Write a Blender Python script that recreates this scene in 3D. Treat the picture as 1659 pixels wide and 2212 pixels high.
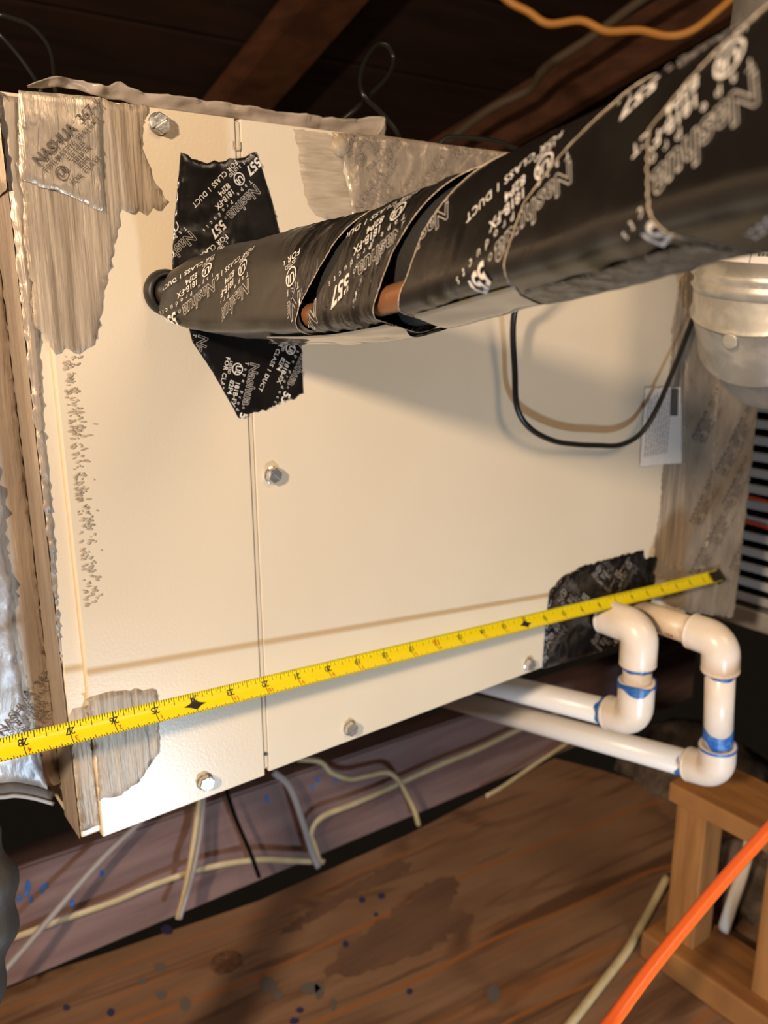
import bpy, bmesh, math, random
import numpy as np
from mathutils import Vector, noise
from mathutils.geometry import delaunay_2d_cdt
for o in list(bpy.data.objects): bpy.data.objects.remove(o)
random.seed(7)
SC = bpy.context.scene
COL = SC.collection
R = math.radians

# ------------------------------------------------------------------ camera
F, CAM = 1800.0, Vector((-.1324, -.4781, .3319))
PI_, YA, RO = .2543, .642, -.0052
fw = Vector((math.sin(YA)*math.cos(PI_), math.cos(YA)*math.cos(PI_), -math.sin(PI_)))
r0 = Vector((math.cos(YA), -math.sin(YA), 0)); u0 = r0.cross(fw)
rt = r0*math.cos(RO)+u0*math.sin(RO); up = u0*math.cos(RO)-r0*math.sin(RO)
cd = bpy.data.cameras.new('camera'); cam = bpy.data.objects.new('camera', cd); COL.objects.link(cam)
from mathutils import Matrix
m = Matrix((rt, up, -fw)).transposed().to_4x4(); m.translation = CAM; cam.matrix_world = m
cd.sensor_fit = 'HORIZONTAL'; cd.sensor_width = 36; cd.lens = F/1659*36
cd.clip_start = .01; cd.clip_end = 50
cd.dof.use_dof = True; cd.dof.focus_distance = .41; cd.dof.aperture_fstop = 14
SC.camera = cam

# ------------------------------------------------------------------ world and lights
w = bpy.data.worlds.new('world'); SC.world = w; w.use_nodes = True
w.node_tree.nodes['Background'].inputs[0].default_value = (1, .72, .5, 1)
w.node_tree.nodes['Background'].inputs[1].default_value = .007
def lamp(name, kind, loc, target, watts, color, size):
    l = bpy.data.lights.new(name, kind); l.energy = watts; l.color = color
    if kind == 'AREA': l.shape = 'DISK'; l.size = size
    else: l.shadow_soft_size = size
    o = bpy.data.objects.new(name, l); COL.objects.link(o); o.location = loc
    o.rotation_euler = (Vector(target)-Vector(loc)).to_track_quat('-Z', 'Y').to_euler()
    return o
lamp('work_light', 'AREA', (-.86, -.62, .64), (.25, 0, .12), 19.5, (1, .765, .54), .085)
lamp('warm_fill_light', 'AREA', (.55, -1.35, 1.15), (.35, 0, .15), 8.5, (1, .75, .52), .6)  # added fill, thins the pipe's shadow on the panel
lamp('floor_lamp_light', 'AREA', (.21, -.62, -.39), (.16, .1, .08), 3.8, (.60, .80, 1), .06)

vs = SC.view_settings
vs.view_transform = 'Standard'; vs.look = 'None'; vs.exposure = .12; vs.gamma = 1; vs.use_curve_mapping = False

# ------------------------------------------------------------------ helpers
def ray(x, y): return fw + rt*((x-829.5)/F) - up*((y-1106)/F)
def at(x, y, ax, val):
    d = ray(x, y); return CAM + d*((val-CAM[ax])/d[ax])
def dep(x, y, z): return CAM + ray(x, y)*z
def W(p):
    v = Vector((0, 0, 0))
    while p: v = v+p.location; p = p.parent
    return v
def nz(p, s, seed=0.): return noise.noise((p[0]*s+seed, p[1]*s+seed*.7, p[2]*s-seed))

def sock(nt, bsdf, name):
    return bsdf.inputs[name]
def mat(name, base, rough=.5, metal=0., c2=None, vs_=(20, 20, 20), lo=.4, hi=.65, bs=None, bstr=.2, bdist=.002, coat=0., detail=3, trans=0., alpha=1., emit=None, extra=None, r2=None, spec=.5, rot=0.):
    M = bpy.data.materials.new(name); M.use_nodes = True; nt = M.node_tree; b = nt.nodes['Principled BSDF']
    b.inputs['Base Color'].default_value = (*base, 1); b.inputs['Roughness'].default_value = rough; b.inputs['Metallic'].default_value = metal
    b.inputs['Coat Weight'].default_value = coat; b.inputs['Transmission Weight'].default_value = trans; b.inputs['Alpha'].default_value = alpha
    b.inputs['Specular IOR Level'].default_value = spec
    tc = nt.nodes.new('ShaderNodeTexCoord')
    vec = tc.outputs['Object']
    if rot:
        vr = nt.nodes.new('ShaderNodeVectorRotate'); vr.rotation_type = 'Z_AXIS'; vr.inputs['Angle'].default_value = rot; nt.links.new(vec, vr.inputs['Vector']); vec = vr.outputs[0]
    def nse(scale, det=detail, dist=.3):
        mp = nt.nodes.new('ShaderNodeMapping'); mp.inputs['Scale'].default_value = scale
        n = nt.nodes.new('ShaderNodeTexNoise'); n.inputs['Scale'].default_value = 1; n.inputs['Detail'].default_value = det; n.inputs['Distortion'].default_value = dist
        nt.links.new(vec, mp.inputs['Vector']); nt.links.new(mp.outputs[0], n.inputs['Vector']); return n
    col = None
    if c2:
        n = nse(vs_); mr = nt.nodes.new('ShaderNodeMapRange'); mr.inputs[1].default_value = lo; mr.inputs[2].default_value = hi
        nt.links.new(n.outputs[0], mr.inputs[0])
        mx = nt.nodes.new('ShaderNodeMix'); mx.data_type = 'RGBA'; mx.inputs[6].default_value = (*base, 1); mx.inputs[7].default_value = (*c2, 1)
        nt.links.new(mr.outputs[0], mx.inputs[0]); col = mx.outputs[2]
        if r2 is not None:
            mq = nt.nodes.new('ShaderNodeMapRange'); mq.inputs[3].default_value = rough; mq.inputs[4].default_value = r2
            nt.links.new(mr.outputs[0], mq.inputs[0]); nt.links.new(mq.outputs[0], b.inputs['Roughness'])
    if extra: col = extra(nt, tc, col, nse)
    if col: nt.links.new(col, b.inputs['Base Color'])
    if bs:
        n = nse(bs, 4); bp = nt.nodes.new('ShaderNodeBump'); bp.inputs['Strength'].default_value = bstr; bp.inputs['Distance'].default_value = bdist
        nt.links.new(n.outputs[0], bp.inputs['Height']); nt.links.new(bp.outputs[0], b.inputs['Normal'])
    return M

def thing(name, label, cat, loc=(0, 0, 0), group=None):
    o = bpy.data.objects.new(name, None); o.empty_display_size = .02; COL.objects.link(o); o.location = loc
    o['label'] = label; o['category'] = cat
    if group: o['group'] = group
    return o
def tag(o, label=None, cat=None, group=None, kind=None):
    for k, v in (('label', label), ('category', cat), ('group', group), ('kind', kind)):
        if v: o[k] = v
    return o
def obj(name, geo, material, parent=None, smooth=False, label=None, kind=None, loc=None):
    """geo = (verts in world space, faces); origin at the parent's origin, or at loc"""
    V, Fc = geo
    org = W(parent) if parent else (Vector(loc) if loc is not None else Vector((0, 0, 0)))
    me = bpy.data.meshes.new(name)
    me.from_pydata([tuple(Vector(v)-org) for v in V], [], Fc)
    if material: me.materials.append(material)
    if smooth: me.shade_smooth()
    me.validate(); me.update()
    o = bpy.data.objects.new(name, me); COL.objects.link(o)
    if parent: o.parent = parent
    else: o.location = org
    if label: o['label'] = label
    if kind: o['kind'] = kind
    return o
def join(*gs):
    V, Fc = [], []
    for v, f in gs:
        k = len(V); V += list(v); Fc += [[i+k for i in q] for q in f]
    return V, Fc
def from_bm(bm):
    bm.verts.ensure_lookup_table(); bm.verts.index_update()
    g = ([v.co.copy() for v in bm.verts], [[v.index for v in f.verts] for f in bm.faces]); bm.free(); return g
def box(a, b, bev=0., seg=2):
    bm = bmesh.new(); bmesh.ops.create_cube(bm, size=1)
    for v in bm.verts: v.co = Vector([a[i] if v.co[i] < 0 else b[i] for i in range(3)])
    if bev: bmesh.ops.bevel(bm, geom=list(bm.edges), offset=bev, segments=seg, profile=.5, affect='EDGES')
    return from_bm(bm)
def hexa(c8, bev=0.):
    """box from 8 corners, order of x (slow), y, z (fast)"""
    bm = bmesh.new(); v = [bm.verts.new(p) for p in c8]
    for q in ((0, 1, 3, 2), (4, 6, 7, 5), (0, 4, 5, 1), (2, 3, 7, 6), (0, 2, 6, 4), (1, 5, 7, 3)): bm.faces.new([v[i] for i in q])
    if bev: bmesh.ops.bevel(bm, geom=list(bm.edges), offset=bev, segments=2, affect='EDGES')
    return from_bm(bm)
def beam(p, q, width, height, updir, bev=.002):
    p, q = Vector(p), Vector(q); d = (q-p).normalized(); s = d.cross(Vector(updir)).normalized()*width/2; u = s.cross(d).normalized()*height/2
    c = []
    for e in (p, q):
        for a in (-1, 1):
            for b in (-1, 1): c.append(e+s*a+u*b)
    return hexa(c, bev)
def spline(P, n):
    P = [Vector(p) for p in P]; Q = [P[0]*2-P[1]]+P+[P[-1]*2-P[-2]]; out = []
    for i in range(1, len(Q)-2):
        for k in range(n):
            t = k/n; a, b, c, d = Q[i-1:i+3]
            out.append(.5*((2*b)+(c-a)*t+(2*a-5*b+4*c-d)*t*t+(3*b-a-3*c+d)*t**3))
    out.append(P[-1]); return out
def tube(P, rad, n=10, sub=6, caps=True, squash=None, smooth_path=True):
    C = spline(P, sub) if smooth_path and len(P) > 2 else [Vector(p) for p in P]
    rr_ = rad if callable(rad) else (lambda t: rad)
    V, Fc = [], []; N = None; L = len(C)
    for i, p in enumerate(C):
        t = (C[min(i+1, L-1)]-C[max(i-1, 0)]).normalized()
        if N is None: N = t.orthogonal().normalized() if squash is None else (Vector(squash)-t*Vector(squash).dot(t)).normalized()
        N = (N-t*N.dot(t)).normalized(); B = t.cross(N); q = rr_(i/(L-1))
        for k in range(n):
            a = 2*math.pi*k/n; x, y = math.cos(a)*q, math.sin(a)*q*(.45 if squash is not None else 1)
            V.append(p+N*y+B*x if squash is not None else p+N*x+B*y)
        if i:
            for k in range(n):
                a, b = (i-1)*n+k, (i-1)*n+(k+1) % n; Fc.append([a, b, b+n, a+n])
    if caps: Fc.append(list(range(n))[::-1]); Fc.append([(L-1)*n+k for k in range(n)])
    return V, Fc
def lathe(p, axis, prof, n=32):
    """prof = list of (height along the axis, radius)"""
    p, ax = Vector(p), Vector(axis).normalized(); N = ax.orthogonal().normalized(); B = ax.cross(N); V, Fc = [], []
    for h, q in prof:
        for k in range(n):
            a = 2*math.pi*k/n; V.append(p+ax*h+N*math.cos(a)*q+B*math.sin(a)*q)
    for i in range(len(prof)-1):
        for k in range(n):
            a, b = i*n+k, i*n+(k+1) % n; Fc.append([a, b, b+n, a+n])
    Fc.append(list(range(n))[::-1]); Fc.append([(len(prof)-1)*n+k for k in range(n)])
    return V, Fc
def ragged(P, step=.003, amp=.0008, rough_edges=None, seed=0):
    """densify an outline (2-D) and give it a torn edge"""
    out = []; n = len(P)
    for i in range(n):
        a, b = Vector(P[i]), Vector(P[(i+1) % n]); L = (b-a).length; k = max(1, int(L/step)); nn = Vector((-(b-a).y, (b-a).x)).normalized()
        A = amp if (rough_edges is None or i in rough_edges) else amp*.12
        for j in range(k):
            q = a+(b-a)*(j/k); d = A*2.2*nz((q.x, q.y, 0), 260, seed)+A*1.6*nz((q.x, q.y, 0), 90, seed+3) if j else 0
            out.append(q+nn*d)
    return out
def patch(outline, h, f3, step=.004, wr=None, edge=.0002):
    """sheet over a 2-D outline: f3(u, v, height) -> world point; wr(u, v) -> extra height"""
    V2 = [Vector((p[0], p[1])) for p in outline]; n = len(V2)
    xs = [p.x for p in V2]; ys = [p.y for p in V2]
    pts = list(V2); i = 0; y = min(ys)+step*.5
    while y < max(ys):
        x = min(xs)+step*(.5+.5*(i % 2))
        while x < max(xs): pts.append(Vector((x+random.uniform(-.2, .2)*step, y+random.uniform(-.2, .2)*step))); x += step
        y += step; i += 1
    ov, _, of, _, _, _ = delaunay_2d_cdt(pts, [(k, (k+1) % n) for k in range(n)], [], 1, step*.02)
    cnt = {}
    for f in of:
        for k in range(len(f)):
            e = tuple(sorted((f[k], f[(k+1) % len(f)]))); cnt[e] = cnt.get(e, 0)+1
    bnd = {v for e, c in cnt.items() if c == 1 for v in e}
    V = []
    for k, p in enumerate(ov):
        V.append(f3(p.x, p.y, edge if k in bnd else h+(wr(p.x, p.y) if wr else 0)))
    return V, [list(f) for f in of]
fy = lambda x, z, hh: Vector((x, -hh, z))              # heights stand proud of the cabinet's front (plane y = 0)
def on_front(pts, y=0.): return [(lambda v: (v.x, v.z))(at(a, b, 1, y)) for a, b in pts]

# ---- lettering
_tc = {}
def glyphs(s, size, bold=0., outline=0., space=1.):
    key = (s, size, bold, outline, space)
    if key in _tc: return _tc[key]
    c = bpy.data.curves.new('lettering', 'FONT'); c.body = s; c.size = size; c.space_character = space; c.offset = bold*size; c.resolution_u = 3
    if outline: c.fill_mode = 'NONE'; c.bevel_depth = outline*size; c.bevel_resolution = 0
    else: c.fill_mode = 'FRONT'
    o = bpy.data.objects.new('lettering', c); COL.objects.link(o)
    dg = bpy.context.evaluated_depsgraph_get(); me = bpy.data.meshes.new_from_object(o.evaluated_get(dg))
    V = [(v.co.x, v.co.y) for v in me.vertices]; Fc = [list(p.vertices) for p in me.polygons]
    bpy.data.objects.remove(o); bpy.data.curves.remove(c); bpy.data.meshes.remove(me)
    _tc[key] = (V, Fc); return V, Fc
def place(g, dx, dy): return [(a+dx, b+dy) for a, b in g[0]], g[1]
def ring2(cx, cy, q, wd, n=28):
    V = []; Fc = []
    for k in range(n):
        a = 2*math.pi*k/n
        for e in (q-wd, q): V.append((cx+math.cos(a)*e, cy+math.sin(a)*e))
    for k in range(n): a = 2*k; b = 2*((k+1) % n); Fc.append([a, a+1, b+1, b])
    return V, Fc
def subdivide2(g, L):
    V, Fc = g; bm = bmesh.new(); vv = [bm.verts.new((a, b, 0)) for a, b in V]
    for f in Fc:
        try: bm.faces.new([vv[i] for i in f])
        except ValueError: pass
    for _ in range(3):
        e = [e for e in bm.edges if e.calc_length() > L]
        if not e: break
        bmesh.ops.subdivide_edges(bm, edges=e, cuts=1)
    bmesh.ops.triangulate(bm, faces=list(bm.faces))
    V, Fc = from_bm(bm); return [(v.x, v.y) for v in V], Fc
def width(g): xs = [a for a, b in g[0]]; return max(xs)-min(xs)
def tape_print(em):
    """print of the black film tape; origin at the start of the big word's baseline, em = its cap height"""
    k = em/.73; parts = []
    a = glyphs('Nashua', k*1.06, .02, .018, 1.04); parts.append(a); x = width(a)+em*.35
    parts.append(place(ring2(0, 0, em*.12, em*.03, 12), x, em*.2))
    b = glyphs('557', k*.9, .03, 0, 1.0); parts.append(place(b, x+em*.5, 0))
    parts.append(place(glyphs('Tape Products', k*.40, 0, 0, 2.3), em*.1, -em*.62))
    parts.append(ring2(em*1.05, -em*1.42, em*.62, em*.11)); parts.append(place(glyphs('UL', k*.6, .02), em*.66, -em*1.62))
    parts.append(place(glyphs('181B-FX', k*.55, .012), em*2.3, -em*1.3)); parts.append(place(glyphs('82P4', k*.55, .012), em*2.3, -em*1.98))
    parts.append(place(glyphs('LISTED', k*.32, .01), em*.42, -em*2.4))
    parts.append(place(glyphs('FOR CLASS 1 DUCT', k*.5, .01, 0, 1.12), em*.1, -em*2.95))
    return subdivide2(join(*parts), em*.45)
def foil_print(em):
    k = em/.73; parts = [glyphs('NASHUA', k, .02, 0, .96)]; x = width(parts[0])
    parts.append(place(ring2(0, 0, em*.14, em*.035, 12), x+em*.3, em*.75)); parts.append(place(glyphs('367-17', k, .0, 0, .96), x+em*.75, 0))
    parts.append(place(glyphs('FOILMASTIC SEALANT', k*.47, .012, 0, 1.25), em*.1, -em*.75))
    parts.append(ring2(em*1.3, -em*1.75, em*.68, em*.1)); parts.append(place(glyphs('UL', k*.72, .015), em*.85, -em*1.98))
    parts.append(place(glyphs('LISTED', k*.5, .01, 0, 1.2), em*2.6, -em*1.4)); parts.append(place(glyphs('181B-FX', k*.5, .01), em*2.8, -em*2.0)); parts.append(place(glyphs('82P4', k*.5, .01), em*3.0, -em*2.6))
    parts.append(place(glyphs('FOR CLASS 1 DUCT', k*.5, .01, 0, 1.2), em*1.2, -em*3.2))
    return subdivide2(join(*parts), em*.8)
def inside(p, poly):
    c = False; n = len(poly)
    for i in range(n):
        a, b = poly[i], poly[i-1]
        if (a[1] > p[1]) != (b[1] > p[1]) and p[0] < (b[0]-a[0])*(p[1]-a[1])/(b[1]-a[1])+a[0]: c = not c
    return c
def print_on_front(pr, p, ang, poly, h, wr=None):
    """lay lettering on the front plane from the point p (x, z), turned by ang, cut at the patch outline"""
    ca, sa = math.cos(ang), math.sin(ang); V2 = [(p[0]+a*ca-b*sa, p[1]+a*sa+b*ca) for a, b in pr[0]]
    Fc = [f for f in pr[1] if all(inside(V2[i], poly) for i in f)]
    us = sorted({i for f in Fc for i in f}); ix = {k: j for j, k in enumerate(us)}
    return [fy(V2[k][0], V2[k][1], h+(wr(*V2[k]) if wr else 0)) for k in us], [[ix[i] for i in f] for f in Fc]

# ------------------------------------------------------------------ materials
def paint_extra(nt, tc, col, nse):
    n = nse((9, 9, 9), 2); mr = nt.nodes.new('ShaderNodeMapRange'); mr.inputs[1].default_value = .35; mr.inputs[2].default_value = .7
    mx = nt.nodes.new('ShaderNodeMix'); mx.data_type = 'RGBA'; mx.inputs[6].default_value = (.70, .60, .455, 1); mx.inputs[7].default_value = (.67, .57, .425, 1)
    nt.links.new(n.outputs[0], mr.inputs[0]); nt.links.new(mr.outputs[0], mx.inputs[0]); return mx.outputs[2]
M_paint = mat('cream_enamel', (.7, .63, .52), .30, extra=paint_extra, bs=(520, 520, 520), bstr=.22, bdist=.0004)
M_paintdark = mat('cabinet_inner', (.25, .22, .18), .6, bs=(30, 30, 30))
M_mastic = mat('brushed_mastic', (.27, .21, .15), .40, .25, c2=(.52, .42, .315), vs_=(240, 240, 12), lo=.35, hi=.65, bs=(420, 420, 24), bstr=.75, bdist=.0012, r2=.55)
M_masticthin = mat('thin_mastic_smear', (.36, .285, .20), .42, .1, c2=(.52, .43, .32), vs_=(40, 40, 260), lo=.3, hi=.7, bs=(40, 40, 300), bstr=.6, bdist=.0012)
M_masticblob = mat('dried_mastic', (.33, .26, .18), .45, c2=(.50, .41, .30), vs_=(160, 160, 160), bs=(200, 200, 200), bstr=.5)
M_foil = mat('creased_foil', (.60, .50, .39), .30, .55, c2=(.42, .34, .26), vs_=(150, 150, 22), lo=.35, hi=.7, bs=(230, 230, 30), bstr=.8, bdist=.0018, r2=.45)
M_foildull = mat('mastic_coated_foil', (.42, .34, .265), .42, .35, c2=(.25, .20, .16), vs_=(60, 60, 12), lo=.40, hi=.75, bs=(150, 150, 14), bstr=.8, bdist=.0022, r2=.55)
M_foilcrush = mat('crinkled_foil', (.46, .375, .285), .36, .4, c2=(.33, .26, .19), vs_=(45, 45, 25), lo=.35, hi=.7, bs=(75, 75, 45), bstr=.8, bdist=.003)
M_foilsilver = mat('silver_duct_wrap', (.44, .42, .41), .42, .4, c2=(.32, .305, .30), vs_=(50, 50, 22), bs=(80, 80, 30), bstr=.55, bdist=.003)
M_foilprint = mat('grey_ink', (.11, .085, .065), .6)
M_filmblack = mat('black_film', (.0075, .0066, .006), .24, c2=(.011, .0095, .0085), vs_=(30, 30, 30), r2=.32, bs=(60, 60, 60), bstr=.18, bdist=.001, spec=.38)
M_filmsheen = mat('panel_sheen_film', (.042, .040, .036), .16, c2=(.06, .057, .05), vs_=(12, 12, 12), bs=(30, 60, 60), bstr=.25, bdist=.001, coat=.8)  # black film with the cream panel's reflection painted in as a grey base
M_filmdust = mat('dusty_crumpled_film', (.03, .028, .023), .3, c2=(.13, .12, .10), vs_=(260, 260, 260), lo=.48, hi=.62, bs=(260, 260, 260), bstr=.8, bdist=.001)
M_filmflat = mat('flat_black_film', (.008, .007, .0068), .2, c2=(.012, .010, .009), vs_=(30, 30, 30), r2=.3, bs=(70, 70, 70), bstr=.25, bdist=.001, spec=.4)
M_foilmid = mat('smudged_grey_ink', (.15, .12, .095), .55)
M_foilfaint = mat('faint_grey_ink', (.24, .19, .145), .55)
M_film = mat('black_film_tape', (.010, .0088, .008), .30, c2=(.018, .015, .012), vs_=(30, 30, 30), r2=.44, bs=(90, 60, 60), bstr=.35, bdist=.0012, spec=.7)
M_filmwr = mat('wrinkled_black_film', (.011, .0095, .0085), .26, c2=(.022, .018, .014), vs_=(60, 400, 60), r2=.42, bs=(35, 420, 50), bstr=.8, bdist=.0012, spec=.7)
M_ink = mat('white_ink', (.74, .70, .66), .4, c2=(.62, .58, .54), vs_=(300, 300, 300))
M_inkdim = mat('worn_white_ink', (.30, .27, .245), .45)
M_edge = mat('torn_tape_edge', (.56, .46, .35), .7, bs=(900, 900, 900), bstr=.6)
M_insul = mat('black_foam', (.012, .011, .010), .85, bs=(600, 600, 600), bstr=.4)
M_copper = mat('dull_copper', (.27, .12, .05), .42, .3, c2=(.22, .095, .04), vs_=(60, 60, 60))
M_rubber = mat('black_rubber', (.014, .013, .012), .45)
M_zinc = mat('zinc_plate', (.72, .71, .69), .24, .8, c2=(.5, .5, .5), vs_=(400, 400, 400), bs=(200, 200, 200), bstr=.1)
M_galv = mat('galvanized_steel', (.56, .53, .47), .40, .6, c2=(.40, .375, .33), vs_=(45, 45, 45), lo=.42, hi=.6, bs=(30, 30, 30), bstr=.25, r2=.5, detail=5)
M_yellow = mat('yellow_blade', (.95, .80, .006), .4, coat=.2)
M_black = mat('black_print', (.02, .018, .012), .5)
M_red = mat('red_print', (.62, .07, .01), .5)
M_hook = mat('dark_steel', (.06, .05, .04), .4, .7)
M_pvc = mat('white_pvc', (.80, .70, .60), .3, c2=(.74, .62, .49), vs_=(40, 40, 40), lo=.45, hi=.75, bs=(60, 60, 60), bstr=.06)
M_pvcold = mat('yellowed_pvc', (.74, .60, .44), .36, c2=(.66, .50, .34), vs_=(60, 60, 60))
M_pvcgrey = mat('white_pvc_pipe', (.78, .74, .69), .32)
M_primer = mat('blue_primer', (.02, .11, .42), .35, c2=(.06, .22, .58), vs_=(200, 200, 200))
M_orangeprint = mat('brown_red_print', (.30, .07, .03), .5)
M_wire = mat('black_cable', (.010, .010, .009), .35)
M_romex = mat('cream_cable', (.62, .50, .29), .45, c2=(.52, .41, .22), vs_=(40, 40, 40))
M_greycable = mat('grey_cable', (.32, .29, .29), .45)
M_orange = mat('orange_cord', (.80, .13, .02), .35)
M_ochre = mat('ochre_cable', (.60, .26, .05), .45)
M_sticker = mat('white_sticker', (.80, .71, .62), .5)
M_stickergrey = mat('sticker_print', (.33, .28, .23), .6)
M_stickerdark = mat('sticker_block', (.10, .085, .075), .5)
M_plastic = mat('cloudy_plastic', (.60, .52, .46), .22, c2=(.5, .43, .38), vs_=(60, 60, 60), bs=(60, 60, 60), bstr=.35, bdist=.002, alpha=.55)
M_lumber = mat('orange_lumber', (.36, .16, .045), .6, c2=(.24, .10, .03), vs_=(60, 9, 9), bs=(200, 20, 20), bstr=.25)
M_stud = mat('orange_lumber_stud', (.38, .17, .05), .6, c2=(.26, .11, .03), vs_=(70, 70, 7), bs=(200, 200, 20), bstr=.25)
M_joist = mat('weathered_joist', (.26, .165, .15), .6, c2=(.18, .105, .095), vs_=(5, 40, 40), bs=(14, 160, 160), bstr=.3)
M_rafter = mat('brown_rafter', (.17, .065, .030), .7, c2=(.10, .036, .018), vs_=(12, 12, 40), bs=(60, 60, 60), bstr=.3)
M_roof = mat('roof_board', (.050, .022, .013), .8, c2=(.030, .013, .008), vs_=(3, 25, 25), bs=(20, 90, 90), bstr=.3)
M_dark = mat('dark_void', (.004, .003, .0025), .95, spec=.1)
M_batt = mat('dusty_batt', (.16, .12, .095), .95, c2=(.09, .065, .05), vs_=(40, 40, 40), bs=(60, 60, 60), bstr=.9, bdist=.01)
M_furn = mat('grey_enamel', (.40, .385, .36), .5)
M_redwire = mat('red_wire', (.55, .06, .03), .4)
M_hem = mat('grey_liner', (.10, .10, .105), .6, bs=(200, 200, 200), bstr=.4)
M_duct = mat('grey_flex_skin', (.06, .052, .045), .55, bs=(60, 60, 60), bstr=.6)

STREAKS = [(.309, -.119, .005), (.213, -.155, .005), (.395, -.10, .0025), (.10, -.14, .004), (.0, -.14, .005)]      # resin streaks that run along the grain
def deck_extra(nt, tc, col, nse):
    def mix(a, fac, rgb):
        mx = nt.nodes.new('ShaderNodeMix'); mx.data_type = 'RGBA'; mx.inputs[7].default_value = (*rgb, 1)
        nt.links.new(a, mx.inputs[6]); nt.links.new(fac, mx.inputs[0]); return mx.outputs[2]
    def ramp(src, lo, hi):
        mr = nt.nodes.new('ShaderNodeMapRange'); mr.inputs[1].default_value = lo; mr.inputs[2].default_value = hi; nt.links.new(src, mr.inputs[0]); return mr.outputs[0]
    col = mix(col, ramp(nse((3.2, 34, 30), 5, .9).outputs[0], .52, .68), (.115, .055, .028))      # dark grain
    col = mix(col, ramp(nse((1.6, 26, 30), 3, .5).outputs[0], .64, .78), (.30, .125, .045))        # orange grain
    col = mix(col, ramp(nse((5, 9, 20), 2, .9).outputs[0], .60, .70), (.12, .056, .030))      # old stains
    sx = nt.nodes.new('ShaderNodeSeparateXYZ'); nt.links.new(tc.outputs['Object'], sx.inputs[0]); wob = nse((3, 3, 3), 2, .3)
    for y0, slope, wd in STREAKS:
        a = nt.nodes.new('ShaderNodeMath'); a.operation = 'MULTIPLY_ADD'; a.inputs[1].default_value = -slope; nt.links.new(sx.outputs[0], a.inputs[0]); nt.links.new(sx.outputs[1], a.inputs[2])
        b = nt.nodes.new('ShaderNodeMath'); b.operation = 'MULTIPLY_ADD'; b.inputs[1].default_value = .05; nt.links.new(wob.outputs[0], b.inputs[0]); nt.links.new(a.outputs[0], b.inputs[2])
        c_ = nt.nodes.new('ShaderNodeMath'); c_.operation = 'SUBTRACT'; c_.inputs[1].default_value = y0+.025; nt.links.new(b.outputs[0], c_.inputs[0])
        d = nt.nodes.new('ShaderNodeMath'); d.operation = 'ABSOLUTE'; nt.links.new(c_.outputs[0], d.inputs[0])
        col = mix(col, ramp(d.outputs[0], wd, wd*.2), (.30, .115, .035))
    return col
M_deck = mat('stained_plywood', (.25, .14, .078), .6, c2=(.20, .108, .060), vs_=(6, 20, 20), bs=(18, 160, 100), bstr=.2, extra=deck_extra, rot=R(7.8))

# ------------------------------------------------------------------ the attic: floor and roof
FLOOR = -.45
e = [(-1.6, .50), (-.10, .455), (.10, .415), (.30, .382), (.55, .372), (.88, .384), (.915, .31), (.955, .20), (.97, .05), (.97, -2.2), (-1.6, -2.2)]
n = len(e)
V = [Vector((a, b, FLOOR)) for a, b in e]+[Vector((a, b, FLOOR-.018)) for a, b in e]
fl = obj('floor', (V, [list(range(n))[::-1], [n+k for k in range(n)]]+[[k, (k+1) % n, n+(k+1) % n, n+k] for k in range(n)]), M_deck)
fl['kind'] = 'structure'; fl['label'] = 'stained brown plywood attic deck with blue drips'
def mark(name, pix, M, amp, label=None, h=.0003):
    poly = ragged([(lambda v: (v.x, v.y))(at(a, b, 2, FLOOR)) for a, b in pix], .006, amp, None, len(pix))
    return obj(name, patch(poly, h, lambda x, y, hh: Vector((x, y, FLOOR+hh)), .03, None, h), M, fl, False, label)
M_stain = mat('old_water_stain', (.165, .088, .052), .6, c2=(.13, .068, .042), vs_=(6, 30, 20), bs=(18, 160, 100), bstr=.2)
M_greydrip = mat('grey_blue_drip', (.125, .105, .095), .55)
M_navy = mat('navy_drip', (.035, .03, .085), .5)
mark('stain', [(945, 1898), (985, 1895), (992, 1915), (975, 1950), (968, 1968), (1000, 1964), (1022, 1975), (1005, 2002), (955, 2035), (900, 2065), (840, 2085), (760, 2110), (700, 2100), (735, 2050), (800, 2005), (860, 1960), (900, 1925)], M_stain, .004, 'large dark water stain')
mark('stain', [(860, 1856), (890, 1862), (880, 1885), (800, 1918), (740, 1950), (640, 2010), (600, 2020), (660, 1970), (760, 1915), (820, 1880)], M_stain, .003, 'narrow dark water stain')
def drip(px, py, w_, h_, M):
    mark('primer_drip', [(px+w_*math.cos(a)*random.uniform(.75, 1.1), py+h_*math.sin(a)*random.uniform(.75, 1.1)) for a in np.linspace(0, 5.6, 9)], M, .0006, h=.0005)
for a in ((578, 2128, 20, 20), (690, 2140, 12, 22), (600, 2150, 12, 14), (668, 2135, 24, 16), (720, 2170, 8, 14), (1065, 2148, 16, 20), (350, 2150, 12, 12), (400, 2170, 12, 16), (308, 2120, 10, 8), (345, 2090, 14, 10)): drip(*a, M_greydrip)
for a in ((782, 1945, 9, 8), (825, 1936, 9, 7), (746, 2040, 8, 8), (648, 2182, 9, 7), (636, 2206, 12, 8), (812, 1976, 6, 5), (143, 2177, 9, 8), (240, 2188, 9, 10), (360, 2010, 16, 12), (885, 2142, 9, 7)): drip(*a, M_navy)
kn = at(490, 2080, 2, FLOOR)
obj('knot', lathe(kn+Vector((0, 0, .0002)), (0, 0, 1), [(0, .020), (.0012, .0185), (.0013, .010), (.0005, .006)], 18),
    mat('wood_knot', (.085, .038, .018), .7, c2=(.16, .07, .03), vs_=(120, 120, 120)), fl, label='dark oval knot in the plywood')
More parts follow.
